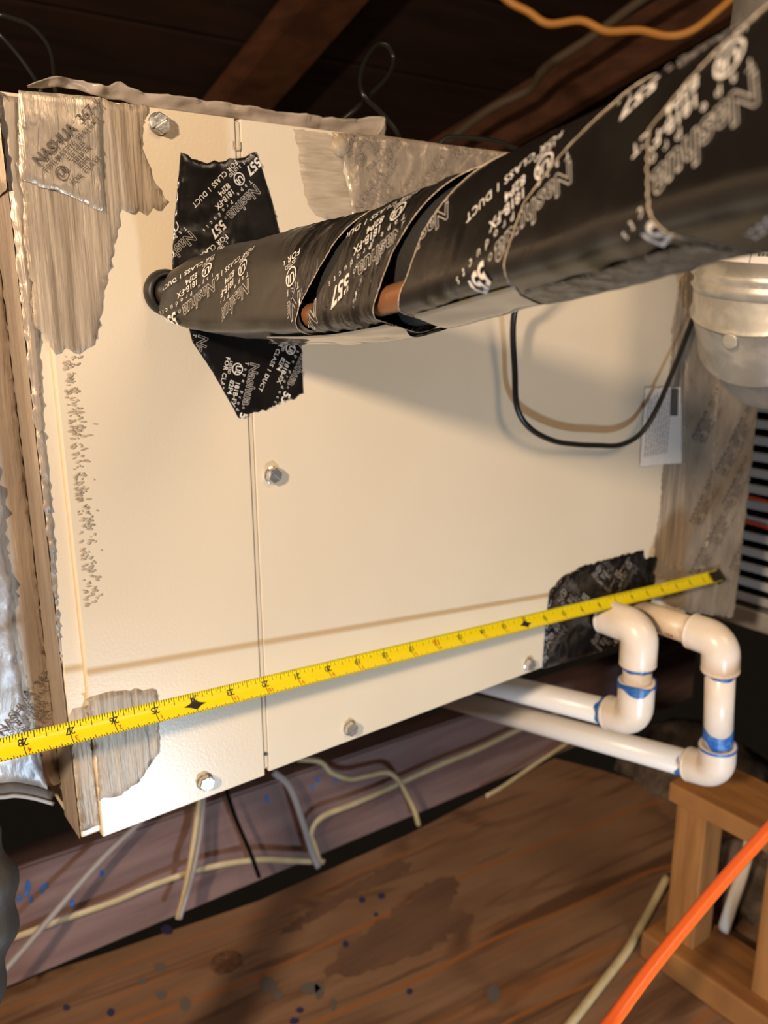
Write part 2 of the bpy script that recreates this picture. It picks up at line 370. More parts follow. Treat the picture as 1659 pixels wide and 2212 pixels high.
o = obj('ceiling', ([Vector((x, y, z)) for x, y, z in ((-2.5, 2.9, .15), (4.5, 2.9, .15), (4.5, -.6, 1.9), (-2.5, -.6, 1.9), (-2.5, 2.9, .19), (4.5, 2.9, .19), (4.5, -.6, 1.94), (-2.5, -.6, 1.94))],
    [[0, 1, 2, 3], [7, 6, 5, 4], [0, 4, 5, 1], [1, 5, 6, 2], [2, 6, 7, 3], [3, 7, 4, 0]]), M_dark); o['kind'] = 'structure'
ceil = o
def roofpt(x, y, lift=0.):
    d = ray(x, y); t = (1.6-lift-.5*CAM.y-CAM.z)/(d.z+.5*d.y); return CAM+d*t
# roof boards seen between the rafters: each one a plank under the roof plane
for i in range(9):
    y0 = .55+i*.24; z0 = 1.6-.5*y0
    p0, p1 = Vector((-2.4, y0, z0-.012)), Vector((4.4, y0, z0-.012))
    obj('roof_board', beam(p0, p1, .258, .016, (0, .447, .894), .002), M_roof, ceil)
roof_n = Vector((0, .447, .894))
def rafter(a, b, wd, hh, label):
    p, q = roofpt(*a, .10), roofpt(*b, .10); d = (q-p); p -= d*1.2; q += d*2.2
    loc = (p+q)/2
    o = obj('rafter', beam(p, q, wd, hh, roof_n, .004), M_rafter, None, loc=loc); tag(o, label, 'rafter', 'roof rafters'); return o
rafter((505, 235), (700, 0), .13, .06, 'brown roof rafter rising behind the middle of the cream cabinet')
rafter((1040, 300), (1540, 0), .05, .14, 'brown roof rafter behind the black wrapped pipe at upper right')

# joist below the cabinet
jz = [(-.9, -.245, -.402), (1.3, -.335, -.468)]
c8 = []
for x, t_, b_ in jz:
    for y in (.388+(.03 if x < 0 else 0), .43+(.03 if x < 0 else 0)):
        c8 += [(x, y, b_), (x, y, t_)]
jo = obj('joist', hexa(c8, .003), M_joist, None, loc=(.2, .41, -.4)); tag(jo, 'long weathered wooden joist with blue drips under the cream cabinet', 'joist')
for q in [(85, 1920), (90, 1932), (130, 1955), (40, 1965), (210, 1905), (340, 1965), (60, 1880), (700, 1700), (690, 1720), (575, 1735), (160, 1985), (250, 1950)]:
    p = at(*q, 1, .386); p.y += .0005+(.03*(.2-p.x)/1.1 if p.x < .2 else 0)
for k in range(14):
    q = random.choice([(85, 1920), (130, 1955), (60, 1870), (350, 1960), (45, 1940), (210, 1900), (95, 1985), (700, 1690), (570, 1720)])
    p = at(q[0]+random.uniform(-30, 30), q[1]+random.uniform(-18, 18), 1, .40)
    yj = .388+.03*max(0, min(1, (1.3-p.x)/2.2))-.0008
    pts = [(p.x+random.uniform(.5, 1)*.0035*math.cos(a), p.z+random.uniform(.6, 1.6)*.005*math.sin(a)) for a in np.linspace(0, 5.6, 9)]
    obj('primer_drip', ([Vector((a, yj, b)) for a, b in pts], [list(range(9))]), M_primer, jo)

# ------------------------------------------------------------------ cream cabinet
CW, CH, SEAM = .7272, .4333, .1187
cab = thing('coil_cabinet', 'cream painted sheet metal air handler cabinet sealed with grey mastic and tape', 'cabinet', (.36, .25, 0))
obj('cabinet_shell', box((-.0125, .0032, .001), (CW, .53, CH-.001), .0015), M_paint, cab, label='cream cabinet body behind the two front panels')
obj('front_panel', box((0, 0, -.0018), (SEAM-.0016, .02, CH), .0009), M_paint, cab, label='narrow left front panel')
obj('front_panel', box((SEAM+.0016, 0, 0), (CW, .02, CH), .0009), M_paint, cab, label='wide right front panel')
obj('seam_strip', box((SEAM-.0011, .0003, .004), (SEAM+.0011, .01, CH-.002)), mat('seam_paint', (.62, .53, .40), .45), cab)
p = at(511, 313, 1, 0)
obj('seam_notch', tube([p+Vector((-.0025, -.0004, .002)), p+Vector((-.0024, -.0004, -.002)), p+Vector((0, -.0004, -.003)), p+Vector((.002, -.0004, -.002)), p+Vector((.002, -.0004, .002))], .0004, 6), M_masticblob, cab)
p = at(575, 1628, 1, 0)
obj('drill_hole', lathe(p+Vector((-.0006, -.0006, 0)), (0, 1, 0), [(0, .0013), (.0008, .0013)], 12), M_rubber, cab)

def screw_geo():
    g = [lathe((0, 0, 0), (0, -1, 0), [(0, .0061), (.0007, .0061), (.0012, .0052), (.0013, .0047)], 24)]
    for s in (-1, 1):
        prof = []
        for k in range(7):
            a = R(-90+30*k); rr_ = .0047/max(math.cos((a+R(30)) % R(60)-R(30)), .5)
            prof.append((math.cos(a)*rr_*s, math.sin(a)*rr_))
        prof = [(x+s*.0005, z) for x, z in prof]; V = []
        for y, k in ((-.0011, 1), (-.0042, 1), (-.0052, .84)): V += [Vector((s*.0005+(x-s*.0005)*k, y, z*k)) for x, z in prof]
        Fc = []
        for i in range(2):
            for k in range(7): a, b = i*7+k, i*7+(k+1) % 7; Fc.append([a, b, b+7, a+7])
        Fc.append([14+k for k in range(7)]); g.append((V, Fc))
    g.append(lathe((0, -.001, 0), (0, -1, 0), [(0, .0042), (.0026, .0042)], 12))
    return join(*g)
sg = screw_geo(); s0 = None
for (px, py), ang in (((342, 268), 55), ((588, 1026), -45), ((442, 1687), 20), ((755, 1572), 70), ((1141, 1434), 40)):
    p = at(px, py, 1, 0)
    if s0 is None:
        s0 = obj('screw', sg, M_zinc, None); s0['label'] = 'zinc hex screw with a slot'
        s = s0
    else: s = s0.copy(); COL.objects.link(s)
    s.parent = cab; s.location = p-Vector((.36, .25, 0)); s.rotation_euler = (0, R(ang), 0)
# ochre sealant traces round the lower screws are omitted; mastic --------------------------------
def wr_noise(a, s, seed=0, st=(1, 1)): return lambda u, v: a*(nz((u*st[0], v*st[1], 0), s, seed)+.5*nz((u*st[0], v*st[1], 0), s*2.3, seed+5))
def front_patch(name, pix, material, h, wr=None, amp=.001, rough_edges=None, step=.004, label=None, kind=None, smooth=True, edge=.0002, seed=0, y=0.):
    poly = ragged(on_front(pix, y), .0025, amp, rough_edges, seed)
    f3 = (lambda x, z, hh: Vector((x, y-hh, z)))
    o = obj(name, patch(poly, h, f3, step, wr, edge), material, cab, smooth, label, kind); return o, poly
# brushed mastic, left
front_patch('mastic_smear', [(40, 330), (42, 198), (214, 213), (322, 233), (308, 270), (311, 330), (330, 385), (366, 436), (350, 455), (330, 448), (318, 466), (300, 455), (285, 463), (262, 452), (250, 520), (228, 620), (214, 690), (205, 745), (172, 765), (140, 752), (120, 766), (72, 695), (52, 500)],
    M_mastic, .0009, wr_noise(.0004, 130, 2, (1, .12)), .0009, None, .0035, label='grey brushed mastic below the upper left screw')
front_patch('mastic_smear', [(184, 1510), (215, 1500), (262, 1492), (300, 1488), (338, 1490), (345, 1540), (345, 1625), (325, 1650), (300, 1690), (262, 1718), (214, 1730), (210, 1640)],
    M_mastic, .0008, wr_noise(.0003, 130, 4, (1, .12)), .0009, None, .0035, label='grey brushed mastic at the lower left corner')
front_patch('mastic_smear', [(632, 278), (700, 286), (735, 300), (742, 360), (756, 420), (770, 462), (735, 478), (690, 468), (664, 440), (648, 360), (640, 310)],
    M_masticthin, .0006, wr_noise(.0003, 160, 6, (.2, 1)), .0010, None, .0035, label='thin brushed mastic beside the foil at the top edge')
front_patch('mastic_smear', [(1476, 560), (1560, 560), (1560, 800), (1500, 1000), (1470, 1230), (1412, 1270), (1412, 1180), (1425, 1100), (1440, 900), (1452, 700)],
    M_mastic, .0008, wr_noise(.0005, 110, 8, (1, .12)), .0012, None, .005, label='grey brushed mastic stripe on the right')
# dabs along the left edge
g = []
for k in range(240):
    t = random.random(); yy = 770+t*540; xc = 128+(yy-770)*.092+8+abs(random.gauss(0, 15))*(1-.3*t)
    if random.random() < .5*t: xc += 18
    p = at(xc, yy, 1, -.0002); a0 = random.uniform(-.3, .5); L = random.uniform(.0006, .0026); wd = random.uniform(.0003, .0009)
    V = []
    for i in range(7):
        a = 2*math.pi*i/7; u, v = math.cos(a)*L*random.uniform(.7, 1.1), math.sin(a)*wd*random.uniform(.7, 1.2)
        V.append(p+Vector((u*math.cos(a0)-v*math.sin(a0), 0, u*math.sin(a0)+v*math.cos(a0))))
    V.append(p+Vector((0, -.0006, 0))); g.append((V, [[i, (i+1) % 7, 7] for i in range(7)]))
obj('mastic_dabs', join(*g), M_masticblob, cab, True, 'small tan mastic dabs along the left panel edge', 'stuff')
# mastic coat on the recessed flange and cabinet side
def side_pt(u, v, hh): return Vector((-.0125-hh, u, v)) 
side_poly = ragged([(.003, .0005), (.003, CH), (.036, CH), (.036, .0005)], .004, .0003)
obj('mastic_coat', patch(side_poly, .0012, side_pt, .006, wr_noise(.0012, 70, 3, (1, .15)), .0006), M_foildull, cab, True, 'tan mastic coat on the cabinet side')
fl_poly = ragged([(-.0128, .12), (-.0128, CH-.003), (-.0002, CH-.003), (-.0002, .33), (-.005, .31), (-.008, .27), (-.0085, .22)], .003, .0006)
obj('mastic_coat', patch(fl_poly, .0018, lambda u, v, hh: Vector((u, .0032-hh, v)), .004, wr_noise(.0006, 150, 5, (1, .15)), .0004), M_foildull, cab, True, 'tan mastic on the left flange')
fl_poly = ragged([(-.012, .006), (-.012, .085), (-.009, .09), (-.0004, .09), (-.0004, .006)], .003, .0006)
obj('mastic_coat', patch(fl_poly, .0012, lambda u, v, hh: Vector((u, .0032-hh, v)), .004, wr_noise(.0006, 150, 9, (1, .15)), .0004), M_mastic, cab, True, 'silvery mastic on the lower left flange')
# foil on the top right of the front and down the right edge
crush = lambda u, v: .0012*abs(nz((u, v, 0), 90, 1))+.0007*abs(nz((u, v, 0), 210, 4))
o, poly = front_patch('foil_tape', [(716, 286), (830, 293), (960, 312), (1112, 331), (1250, 350), (1250, 560), (800, 560), (766, 500), (757, 430), (745, 350)],
    M_foilcrush, .0012, crush, .0008, {6, 7, 8, 9}, .003, label='crinkled foil tape along the top right edge')
FP = foil_print(.0062)
gs = [print_on_front(FP, (lambda v: (v.x, v.z))(at(px, py, 1, 0)), R(a), poly, .0018, crush) for px, py, a in ((772, 462, 52), (740, 330, 40), (985, 345, 40), (905, 420, 50))]
[obj('foil_print', q, M_foilfaint, o) for q in gs if q[1]]
p = at(735, 316, 1, 0)
obj('mastic_lump', lathe(p, (0, -1, 0), [(0, .0080), (.0015, .0062), (.003, .0046), (.0036, .0026), (.0040, .001)], 16), M_masticblob, cab, True, 'screw head buried in mastic')
o, poly = front_patch('foil_tape', [(1478, 430), (1690, 430), (1662, 660), (1643, 828), (1618, 1040), (1594, 1255), (1583, 1334), (1480, 1322), (1405, 1290), (1412, 1200), (1468, 1230), (1478, 835)],
    M_foilcrush, .0013, lambda u, v: .0008*abs(nz((u, v*.3, 0), 80, 2)), .0008, None, .004, label='wide foil tape down the right edge')
gs = [print_on_front(FP, (lambda v: (v.x, v.z))(at(px, py, 1, 0)), R(a), poly, .0019, lambda u, v: .0008*abs(nz((u, v*.3, 0), 80, 2))) for px, py, a in
      ((1490, 1130, 55), (1530, 1170, 48), (1575, 960, 52), (1495, 950, 52), (1545, 1020, 48), (1560, 1090, 50), (1490, 1240, 50), (1575, 1230, 50))]
[obj('foil_print', q, M_foilmid, o) for q in gs if q[1]]
front_patch('foil_seam', [(1520, 600), (1532, 600), (1558, 760), (1545, 1000), (1528, 1200), (1520, 1200), (1536, 1000), (1546, 760)], M_mastic, .0022, None, .0004, None, .005)

# foil tape wrapped from the plenum over the cabinet corner
corner = on_front([(40, 388), (38, 196), (214, 211), (218, 300), (221, 400), (227, 462), (150, 424)])
cw = lambda u, v: .0010*abs(nz((u*.9+v*.35, v*.15, 0), 150, 3))+.0012*max(0, nz((u, v, 0), 60, 9))
poly = ragged(corner, .0025, .0004, {5, 6})
ft = obj('foil_tape', patch(poly, .0024, fy, .003, cw, .0016), M_foil, cab, True, 'silvery foil tape with grey lettering on the upper left corner')
p = at(81, 362, 1, 0)
obj('foil_print', print_on_front(foil_print(.0054), (p.x, p.z), R(43), poly, .0032, cw), M_foilprint, ft)

# rating label
o, poly = front_patch('rating_label', [(1391, 838), (1468, 836), (1470, 900), (1470, 1000), (1440, 1002), (1380, 1007)], M_sticker, .0015, None, .0004, None, .01, label='white rating label with fine print', edge=.0013)
g = []
x0, x1 = at(1392, 920, 1, 0).x, at(1442, 920, 1, 0).x; zt, zb = at(1400, 850, 1, 0).z, at(1390, 995, 1, 0).z
for i in range(9):
    x = x0+(x1-x0)*i/8.6+.001; z = zb+.004
    while z < zt-.004:
        L = random.uniform(.002, .007); g.append(([Vector((x, -.0018, z)), Vector((x+.0013, -.0018, z)), Vector((x+.0013, -.0018, z+L)), Vector((x, -.0018, z+L))], [[0, 1, 2, 3]])); z += L+.0012
obj('label_print', join(*g), M_stickergrey, o)
q = [at(a, b, 1, -.0019) for a, b in ((1450, 840), (1466, 840), (1464, 898), (1448, 898))]
obj('label_block', (q, [[3, 2, 1, 0]]), M_stickerdark, o)

# black tape patches
TP = tape_print(.0060)
def black_patch(pix, rough_edges, wr, prints, label, h=.0011, dim=False, seed=0):
    o, poly = front_patch('black_tape', pix, M_filmflat, h, wr, .0009, rough_edges, .0028, label=label, seed=seed)
    gs = [print_on_front(TP, (lambda v: (v.x, v.z))(at(px, py, 1, 0)), R(a), poly, h+.00035, wr) for px, py, a in prints]
    [obj('tape_print', q, M_inkdim if dim else M_ink, o) for q in gs if q[1]]
    return o
def wrU(u, v):
    p = at(470, 560, 1, 0); d = math.hypot(u-p.x, v-p.z)
    return .0004*nz((u, v, 0), 120, 1)+.0035*max(0, 1-d/.035)*(.4+abs(nz((u, v*1.6, 0), 130, 2)))
black_patch([(390, 329), (405, 334), (425, 345), (447, 353), (480, 349), (520, 341), (553, 328), (570, 378), (587, 432), (603, 498), (612, 560), (612, 660), (380, 660), (371, 570), (377, 470)], {0, 1, 2, 3, 4, 5}, wrU,
    [(548, 398, 222), (624, 266, 222), (407, 498, 222), (632, 548, 236), (520, 560, 215)], 'black film tape patch with white lettering above the wrapped pipe')
def wrL(u, v): return .0006*abs(nz((u*.6, v, 0), 120, 6))+.0008*max(0, nz((u, v, 0), 60, 8))
black_patch([(395, 660), (630, 660), (651, 730), (655, 850), (640, 858), (612, 866), (590, 880), (566, 885), (540, 893), (515, 903), (460, 805), (415, 738)], {3, 4, 5, 6, 7, 8}, wrL,
    [(540, 782, 254), (655, 748, 240), (428, 722, 250)], 'black film tape patch with white lettering below the wrapped pipe', seed=3)
def wrR(u, v): return .0028*abs(nz((u+v*.8, v-u*.5, 0), 55, 3))+.0013*abs(nz((u, v, 0), 130, 6))
black_patch([(1186, 1278), (1214, 1246), (1260, 1222), (1300, 1212), (1340, 1200), (1390, 1188), (1393, 1206), (1417, 1202), (1408, 1290), (1372, 1360), (1310, 1404), (1240, 1424), (1170, 1446), (1178, 1350)], {0, 1, 2, 3, 4, 5, 6, 7}, wrR,
    [(1290, 1205, -40), (1215, 1255, -40), (1370, 1220, 225), (1215, 1350, 225), (1290, 1350, -42)], 'crumpled black film tape at the drain outlets', dim=True, seed=5)
obj('rubber_grommet', lathe(at(357, 632, 1, 0), (0, -1, 0), [(0, .0132), (.003, .0132), (.0055, .0118), (.0065, .0100), (.0045, .009), (.004, .0085)], 32), M_rubber, cab, True, 'black rubber grommet where the pipe enters')

# ------------------------------------------------------------------ plenum at left
pl = thing('duct_plenum', 'foil taped duct plenum butted against the left side of the cream cabinet', 'duct', (-.3, .25, .04))
obj('plenum_body', box((-.62, .037, .045), (-.013, .5, CH+.004), .002), M_foildull, pl, True)
def pfront(x, z, hh): return Vector((x, .037-hh, z))
pp = [(-.0135, .023), (-.0135, CH+.002), (-.30, CH+.01), (-.30, .07), (-.075, .05)]
strip_w = lambda u, v: .0020*abs(nz((u, v*.12, 0), 60, 2))+.0010*abs(nz((u, v*.2, 0), 160, 5))
obj('foil_tape', patch(ragged([(-.0136, .024), (-.0136, CH+.002), (-.20, CH+.006), (-.20, .05)], .004, .0004), .0015, pfront, .005, strip_w, .0008), M_foildull, pl, True, 'tan mastic coated foil beside the cabinet')
# silver wrap, lower left, hanging below the plenum
sp = on_front([(-250, 1010), (-10, 1000), (2, 1060), (10, 1200), (28, 1280), (34, 1400), (52, 1500), (66, 1580), (84, 1640), (108, 1708), (70, 1700), (35, 1694), (0, 1696), (-250, 1690)], .03)
cr = lambda u, v: .0018*abs(nz((u, v*.4, 0), 70, 3))+.0014*abs(nz((u, v, 0), 150, 6))
spoly = ragged(sp, .004, .0012, {1, 2, 3, 4, 5, 6, 7})
sw = obj('foil_wrap', patch(spoly, .0022, lambda x, z, hh: Vector((x, .034-hh, z)), .004, cr, .001), M_foilsilver, pl, True, 'silver foil duct wrap with a wavy lower hem')
pr = foil_print(.0056)
for (px, py, a) in ((8, 1592, 44),):
    p = at(px, py, 1, .03); ca, sa = math.cos(R(a)), math.sin(R(a))
    P2 = [(p.x+u*ca-v*sa, p.z+u*sa+v*ca) for u, v in pr[0]]
    for yy, par, t_ in ((.0300, sw, True), (.0340, pl, False)):
        Fc = [f for f in pr[1] if all(inside(P2[i], spoly) == t_ and P2[i][0] < -.0145 for i in f)]
        us = sorted({i for f in Fc for i in f}); ix = {k: j for j, k in enumerate(us)}
        obj('foil_print', ([Vector((P2[k][0], yy, P2[k][1])) for k in us], [[ix[i] for i in f] for f in Fc]), M_foilprint, par)
hem = [at(x, y, 1, .030) for x, y in ((-250, 1695), (-60, 1700), (0, 1703), (30, 1700), (70, 1706), (112, 1718))]
obj('hem', tube([h+Vector((0, .004, -.003)) for h in hem], .0042, 8), M_hem, pl, True, 'dark grey liner edge')
obj('hem', tube([h+Vector((0, -.0015, -.0055)) for h in hem], .0013, 6), mat('liner_rim', (.35, .36, .38), .45), pl, True)
# patch of foil tape over the corner seen on the plenum face
poly = ragged([(-.0137, .39), (-.0137, CH+.004), (-.11, CH+.008), (-.11, .375)], .003, .0004)
ft2 = obj('foil_tape', patch(poly, .0042, pfront, .004, lambda u, v: .001*abs(nz((u*.9+v*.35, v*.2, 0), 150, 3)), .0035), M_foil, pl, True, 'silvery foil tape at the top of the plenum')
sf = patch(ragged([(-.0012, .386), (-.0012, CH-.001), (.036, CH+.002), (.036, .380)], .003, .0004), .0024, side_pt, .004, lambda u, v: .0009*abs(nz((u*.9, v*.2, 3), 150, 3)), .002)
ft3 = obj('foil_tape', sf, M_foil, cab, True, 'foil tape wrapped on to the cabinet side')
p = at(4, 272, 0, -.0155); g = glyphs('DUCT', .0054, .01, 0, 1.2); ca, sa = math.cos(R(46)), math.sin(R(46))
obj('foil_print', ([Vector((-.0161, p.y-(u*ca-v*sa), p.z+u*sa+v*ca)) for u, v in g[0]], g[1]), M_foilprint, ft3)

# ------------------------------------------------------------------ flexible duct, lower left
c = dep(-62, 1850, .52)
pts = [c+Vector((-.20, .20, .03)), c+Vector((-.04, .05, .035)), c+Vector((.0, 0, 0)), c+Vector((-.015, -.02, -.08)), c+Vector((-.06, -.05, -.2))]
o = obj('flexible_duct', tube(pts, lambda t: .021+.0022*math.sin(t*70)+.0018*math.sin(t*23), 20, 24), M_duct, None, True, loc=c)
tag(o, 'grey wrinkled flexible duct at the far lower left below the plenum', 'duct')

# ------------------------------------------------------------------ wrapped pipe
PT = [0, .03, .06, .10, .155, .21, .265, .312, .349, .42, .52]
PX = [.068, .088, .0955, .0965, .0975, .096, .091, .081, .069, .042, .0]
PZ = [.334, .3340, .3345, .3365, .3390, .3455, .3545, .3605, .3655, .370, .374]
PR = [(0, .008), (.011, .0145), (.02, .0195), (.03, .0222), (.05, .0248), (.1, .0258), (.2, .0254), (.25, .0246), (.3, .0238), (.35, .0228), (.6, .0228)]
def crm(t, V):
    T = np.array(PT); V = np.array(V); mm = np.gradient(V, T); i = min(max(int(np.searchsorted(T, t))-1, 0), len(T)-2); h = T[i+1]-T[i]; s = (t-T[i])/h
    return float((2*s**3-3*s*s+1)*V[i]+(s**3-2*s*s+s)*h*mm[i]+(-2*s**3+3*s*s)*V[i+1]+(s**3-s*s)*h*mm[i+1])
_at, _ax, _az = np.linspace(0, .52, 261), None, None
_ax = np.array([crm(t, PX) for t in _at]); _az = np.array([crm(t, PZ) for t in _at])
def Rt(t): return float(np.interp(t, [a for a, b in PR], [b for a, b in PR]))
RB, DC, RC, PC = .0245, .0285, .0055, R(-32)
th = np.radians(np.arange(-180, 180, 1.)); hs = np.maximum(RB, DC*np.cos(th-PC)+RC)
tab = np.array([np.min(hs[np.cos(th-a) > .05]/np.cos(th-a)[np.cos(th-a) > .05]) for a in th])
tab = (np.roll(tab, 2)+np.roll(tab, 1)+tab+np.roll(tab, -1)+np.roll(tab, -2))/5
def SP(t, ph, off=0.):
    a = (ph+math.pi) % (2*math.pi)-math.pi
    q = float(np.interp(a, th, tab, period=2*math.pi))*Rt(t)/RB+off
    return Vector((float(np.interp(t, _at, _ax))-math.cos(ph)*q, -t, float(np.interp(t, _at, _az))+math.sin(ph)*q))
line = thing('wrapped_refrigerant_pipe', 'black tape wrapped refrigerant pipe bundle coming out of the cream cabinet', 'pipe', (.068, 0, .334))
axis = [Vector((crm(t, PX), -t, crm(t, PZ))) for t in np.linspace(0, .52, 40)]
obj('foam_insulation', tube(axis[2:], lambda t: Rt(t*.49+.03)-.0012, 32, 1, True, None, False), M_insul, line, True)
obj('copper_tube', tube([SP(t, PC, -RC-.0008) for t in np.linspace(.03, .52, 40)], RC, 14, 1, True, None, False), M_copper, line, True, 'bare copper tube showing between the tape wraps')
obj('suction_stub', tube([Vector((.0655, .01, .334)), Vector((.0675, -.008, .334)), Vector((.078, -.022, .334)), Vector((.088, -.034, .334))], .0085, 16, 6), M_film, line, True)
# edges of the wraps as (angle, t) tables read along the near side
def edge_fn(tabl, slant=.0):
    a = [R(p) for p, _ in tabl]; b = [t for _, t in tabl]
    def f(ph):
        x = (ph+math.pi) % (2*math.pi)-math.pi
        return float(np.interp(x, a, b, period=2*math.pi))
    return f
E1 = edge_fn([(-175, .285), (-100, .271), (-60, .276), (-36, .287), (-18, .290), (0, .293), (20, .305), (45, .322), (90, .335), (150, .315)])
E2 = edge_fn([(-170, .378), (-80, .368), (-38, .357), (-22, .352), (-8, .349), (8, .347), (24, .357), (45, .370), (90, .383), (150, .380)])
E3r = edge_fn([(-170, .225), (-90, .215), (-38, .222), (-20, .229), (10, .234), (34, .244), (80, .262), (150, .245)])
E3l = edge_fn([(-170, .195), (-90, .197), (-38, .205), (-24, .211), (2, .216), (32, .227), (80, .243), (150, .225)])
E4l = edge_fn([(-170, .140), (-80, .142), (-34, .148), (-20, .151), (18, .166), (60, .178), (150, .160)])
E4r = edge_fn([(-170, .150), (-90, .155), (-50, .154), (-24, .160), (6, .174), (22, .178), (60, .176), (150, .166)])
E5 = edge_fn([(-170, .120), (-60, .150), (-20, .142), (20, .130), (66, .108), (120, .10)])
E6 = edge_fn([(-170, .06), (-60, .083), (-20, .075), (20, .058), (70, .045), (120, .045)])
const = lambda v: (lambda ph: v)
def wrap(a, b, off, wrk, material, nt_=26, np_=96, label=None):
    V, Fc = [], []
    for j in range(np_):
        ph = -math.pi+2*math.pi*j/np_; ta, tb = a(ph), b(ph)
        for i in range(nt_+1):
            t = ta+(tb-ta)*i/nt_; V.append(SP(t, ph, off+wrk(t, ph)*min(1, 4*i/nt_, 4*(nt_-i)/nt_+.3)))
    for j in range(np_):
        for i in range(nt_):
            p, q = j*(nt_+1)+i, ((j+1) % np_)*(nt_+1)+i; Fc.append([p, p+1, q+1, q])
    return obj('tape_wrap', (V, Fc), material, line, True, label)
mild = lambda t, ph: .00035*nz((t, ph*.02, 0), 90, 1)
low = lambda t, ph: .0014*max(0, -math.sin(ph)-.3)*nz((t*.5, ph*.025, 0), 130, 7)
ridge = lambda t, ph: .0013*(1-min(1, 3.2*abs(nz((t*1.2-ph*.006, ph*.004, 0), 110, 3))))+.0006*nz((t*1.5-ph*.008, ph*.006, 0), 320, 6)
W1 = wrap(const(.011), lambda p: E6(p)+.012, .0006, lambda t, p: mild(t, p)+low(t, p), M_film, 16)
W2 = wrap(E6, lambda p: E5(p)+.008, .0013, lambda t, p: mild(t, p)+low(t, p), M_film, 24)
W3 = wrap(E5, E4l, .0020, lambda t, p: ridge(t, p)*.9+low(t, p), M_filmwr, 36)
W4 = wrap(E4r, E3l, .0016, ridge, M_filmwr, 60)
W5 = wrap(E3r, lambda p: E1(p)+.012, .0014, lambda t, p: mild(t, p)+.3*ridge(t, p), M_filmblack, 40)
W6 = wrap(E1, lambda p: E2(p)+.012, .0023, lambda t, p: .5*mild(t, p)+2*low(t, p), M_filmblack, 40)
def strip(a0_, a1_, ta, tb, off, wrk, material, label):
    V, Fc = [], []; nj, ni = 24, 44
    for j in range(nj+1):
        ph = R(a0_+(a1_-a0_)*j/nj)
        for i in range(ni+1):
            t0_, t1_ = ta(ph), tb(ph); t = t0_+(t1_-t0_)*i/ni; V.append(SP(t, ph, off+wrk(t, ph)-(.0006 if j in (0, nj) else 0)))
    for j in range(nj):
        for i in range(ni): p = j*(ni+1)+i; Fc.append([p, p+1, p+ni+2, p+ni+1])
    return obj('tape_strip', (V, Fc), material, line, True, label)
strip(-115, -46, lambda p: .095+.012*math.sin(p*6), lambda p: .201+.006*math.sin(p*5), .0034, lambda t, p: .5*low(t, p)+.0006*nz((t, p*.03, 0), 60, 4), M_filmsheen, 'added glossy tape strip along the underside, panel reflection greyed into its colour')
strip(-112, -45, lambda p: E3r(p)+.003, lambda p: E1(p)+.001, .0027, lambda t, p: .0005*nz((t, p*.03, 0), 60, 4), M_filmsheen, 'added glossy tape strip under the middle of the pipe, panel reflection greyed into its colour')
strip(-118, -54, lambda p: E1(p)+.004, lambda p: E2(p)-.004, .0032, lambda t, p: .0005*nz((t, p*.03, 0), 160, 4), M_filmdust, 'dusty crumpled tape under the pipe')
W7 = wrap(E2, const(.52), .0034, lambda t, p: .5*mild(t, p)+2*low(t, p), M_filmblack, 40)
def torn(ef, off, par, amp=.00055, sd=0, lo=-110, hi=125):
    pts = [SP(ef(R(a))+amp*nz((a*.13, sd, 0), 3.1)+amp*.5*nz((a*.5, sd+4, 0), 3.7), R(a), off+.0001) for a in np.arange(lo, hi, 1.2)]
    rs = [.00014+.00022*abs(nz((k*.31, sd, 2), 1.9)) for k in range(len(pts))]
    o = obj('torn_edge', tube(pts, lambda t: rs[min(int(t*(len(rs)-1)), len(rs)-1)], 5, 1, True, None, False), M_edge, par, False, 'frayed pale edge of the tape')
torn(E1, .0023, W6, .0004, 1); torn(E2, .0034, W7, .0007, 2); torn(E3r, .0014, W5, .0004, 3); torn(E3l, .0016, W4, .0003, 4); torn(E4l, .0020, W3, .0004, 5)
# lettering on the wraps
def print_on_wrap(par, a0, t0, ph0, t1, ph1, off, lo, hi, scale=1., ink=None, base=None, plist=None):
    """run the print from (t0, ph0) towards (t1, ph1) in the unrolled tape, kept between the edges lo and hi"""
    rb = .026; r_ = Vector((t1-t0, (ph1-ph0)*math.pi/180*rb)); L = r_.length; r_ /= L; u_ = Vector((-r_.y, r_.x))
    if r_.x > 0: pass
    pr = base or tape_print(.0066*scale); V = []; keep = []
    tp = []
    for a, b in pr[0]:
        q = Vector((t0, R(ph0)*rb))+r_*a+u_*b; tp.append((q.x, q.y/rb))
    ok = [(.012 < t < .515 and lo(p)+.0008 < t < hi(p)-.0008) for t, p in tp]
    Fc = [f for f in pr[1] if all(ok[i] for i in f)]
    us = sorted({i for f in Fc for i in f}); ix = {k: j for j, k in enumerate(us)}
    if us: plist.append(([SP(tp[k][0], tp[k][1], off) for k in us], [[ix[i] for i in f] for f in Fc]))
PR7, PR6, PR5, PR4, PR3, PR2, PR1 = [], [], [], [], [], [], []
def go(pl_, base_off, lo, hi, *args, scale=1.):
    print_on_wrap(None, None, *args, base_off+.00035, lo, hi, scale, plist=pl_)
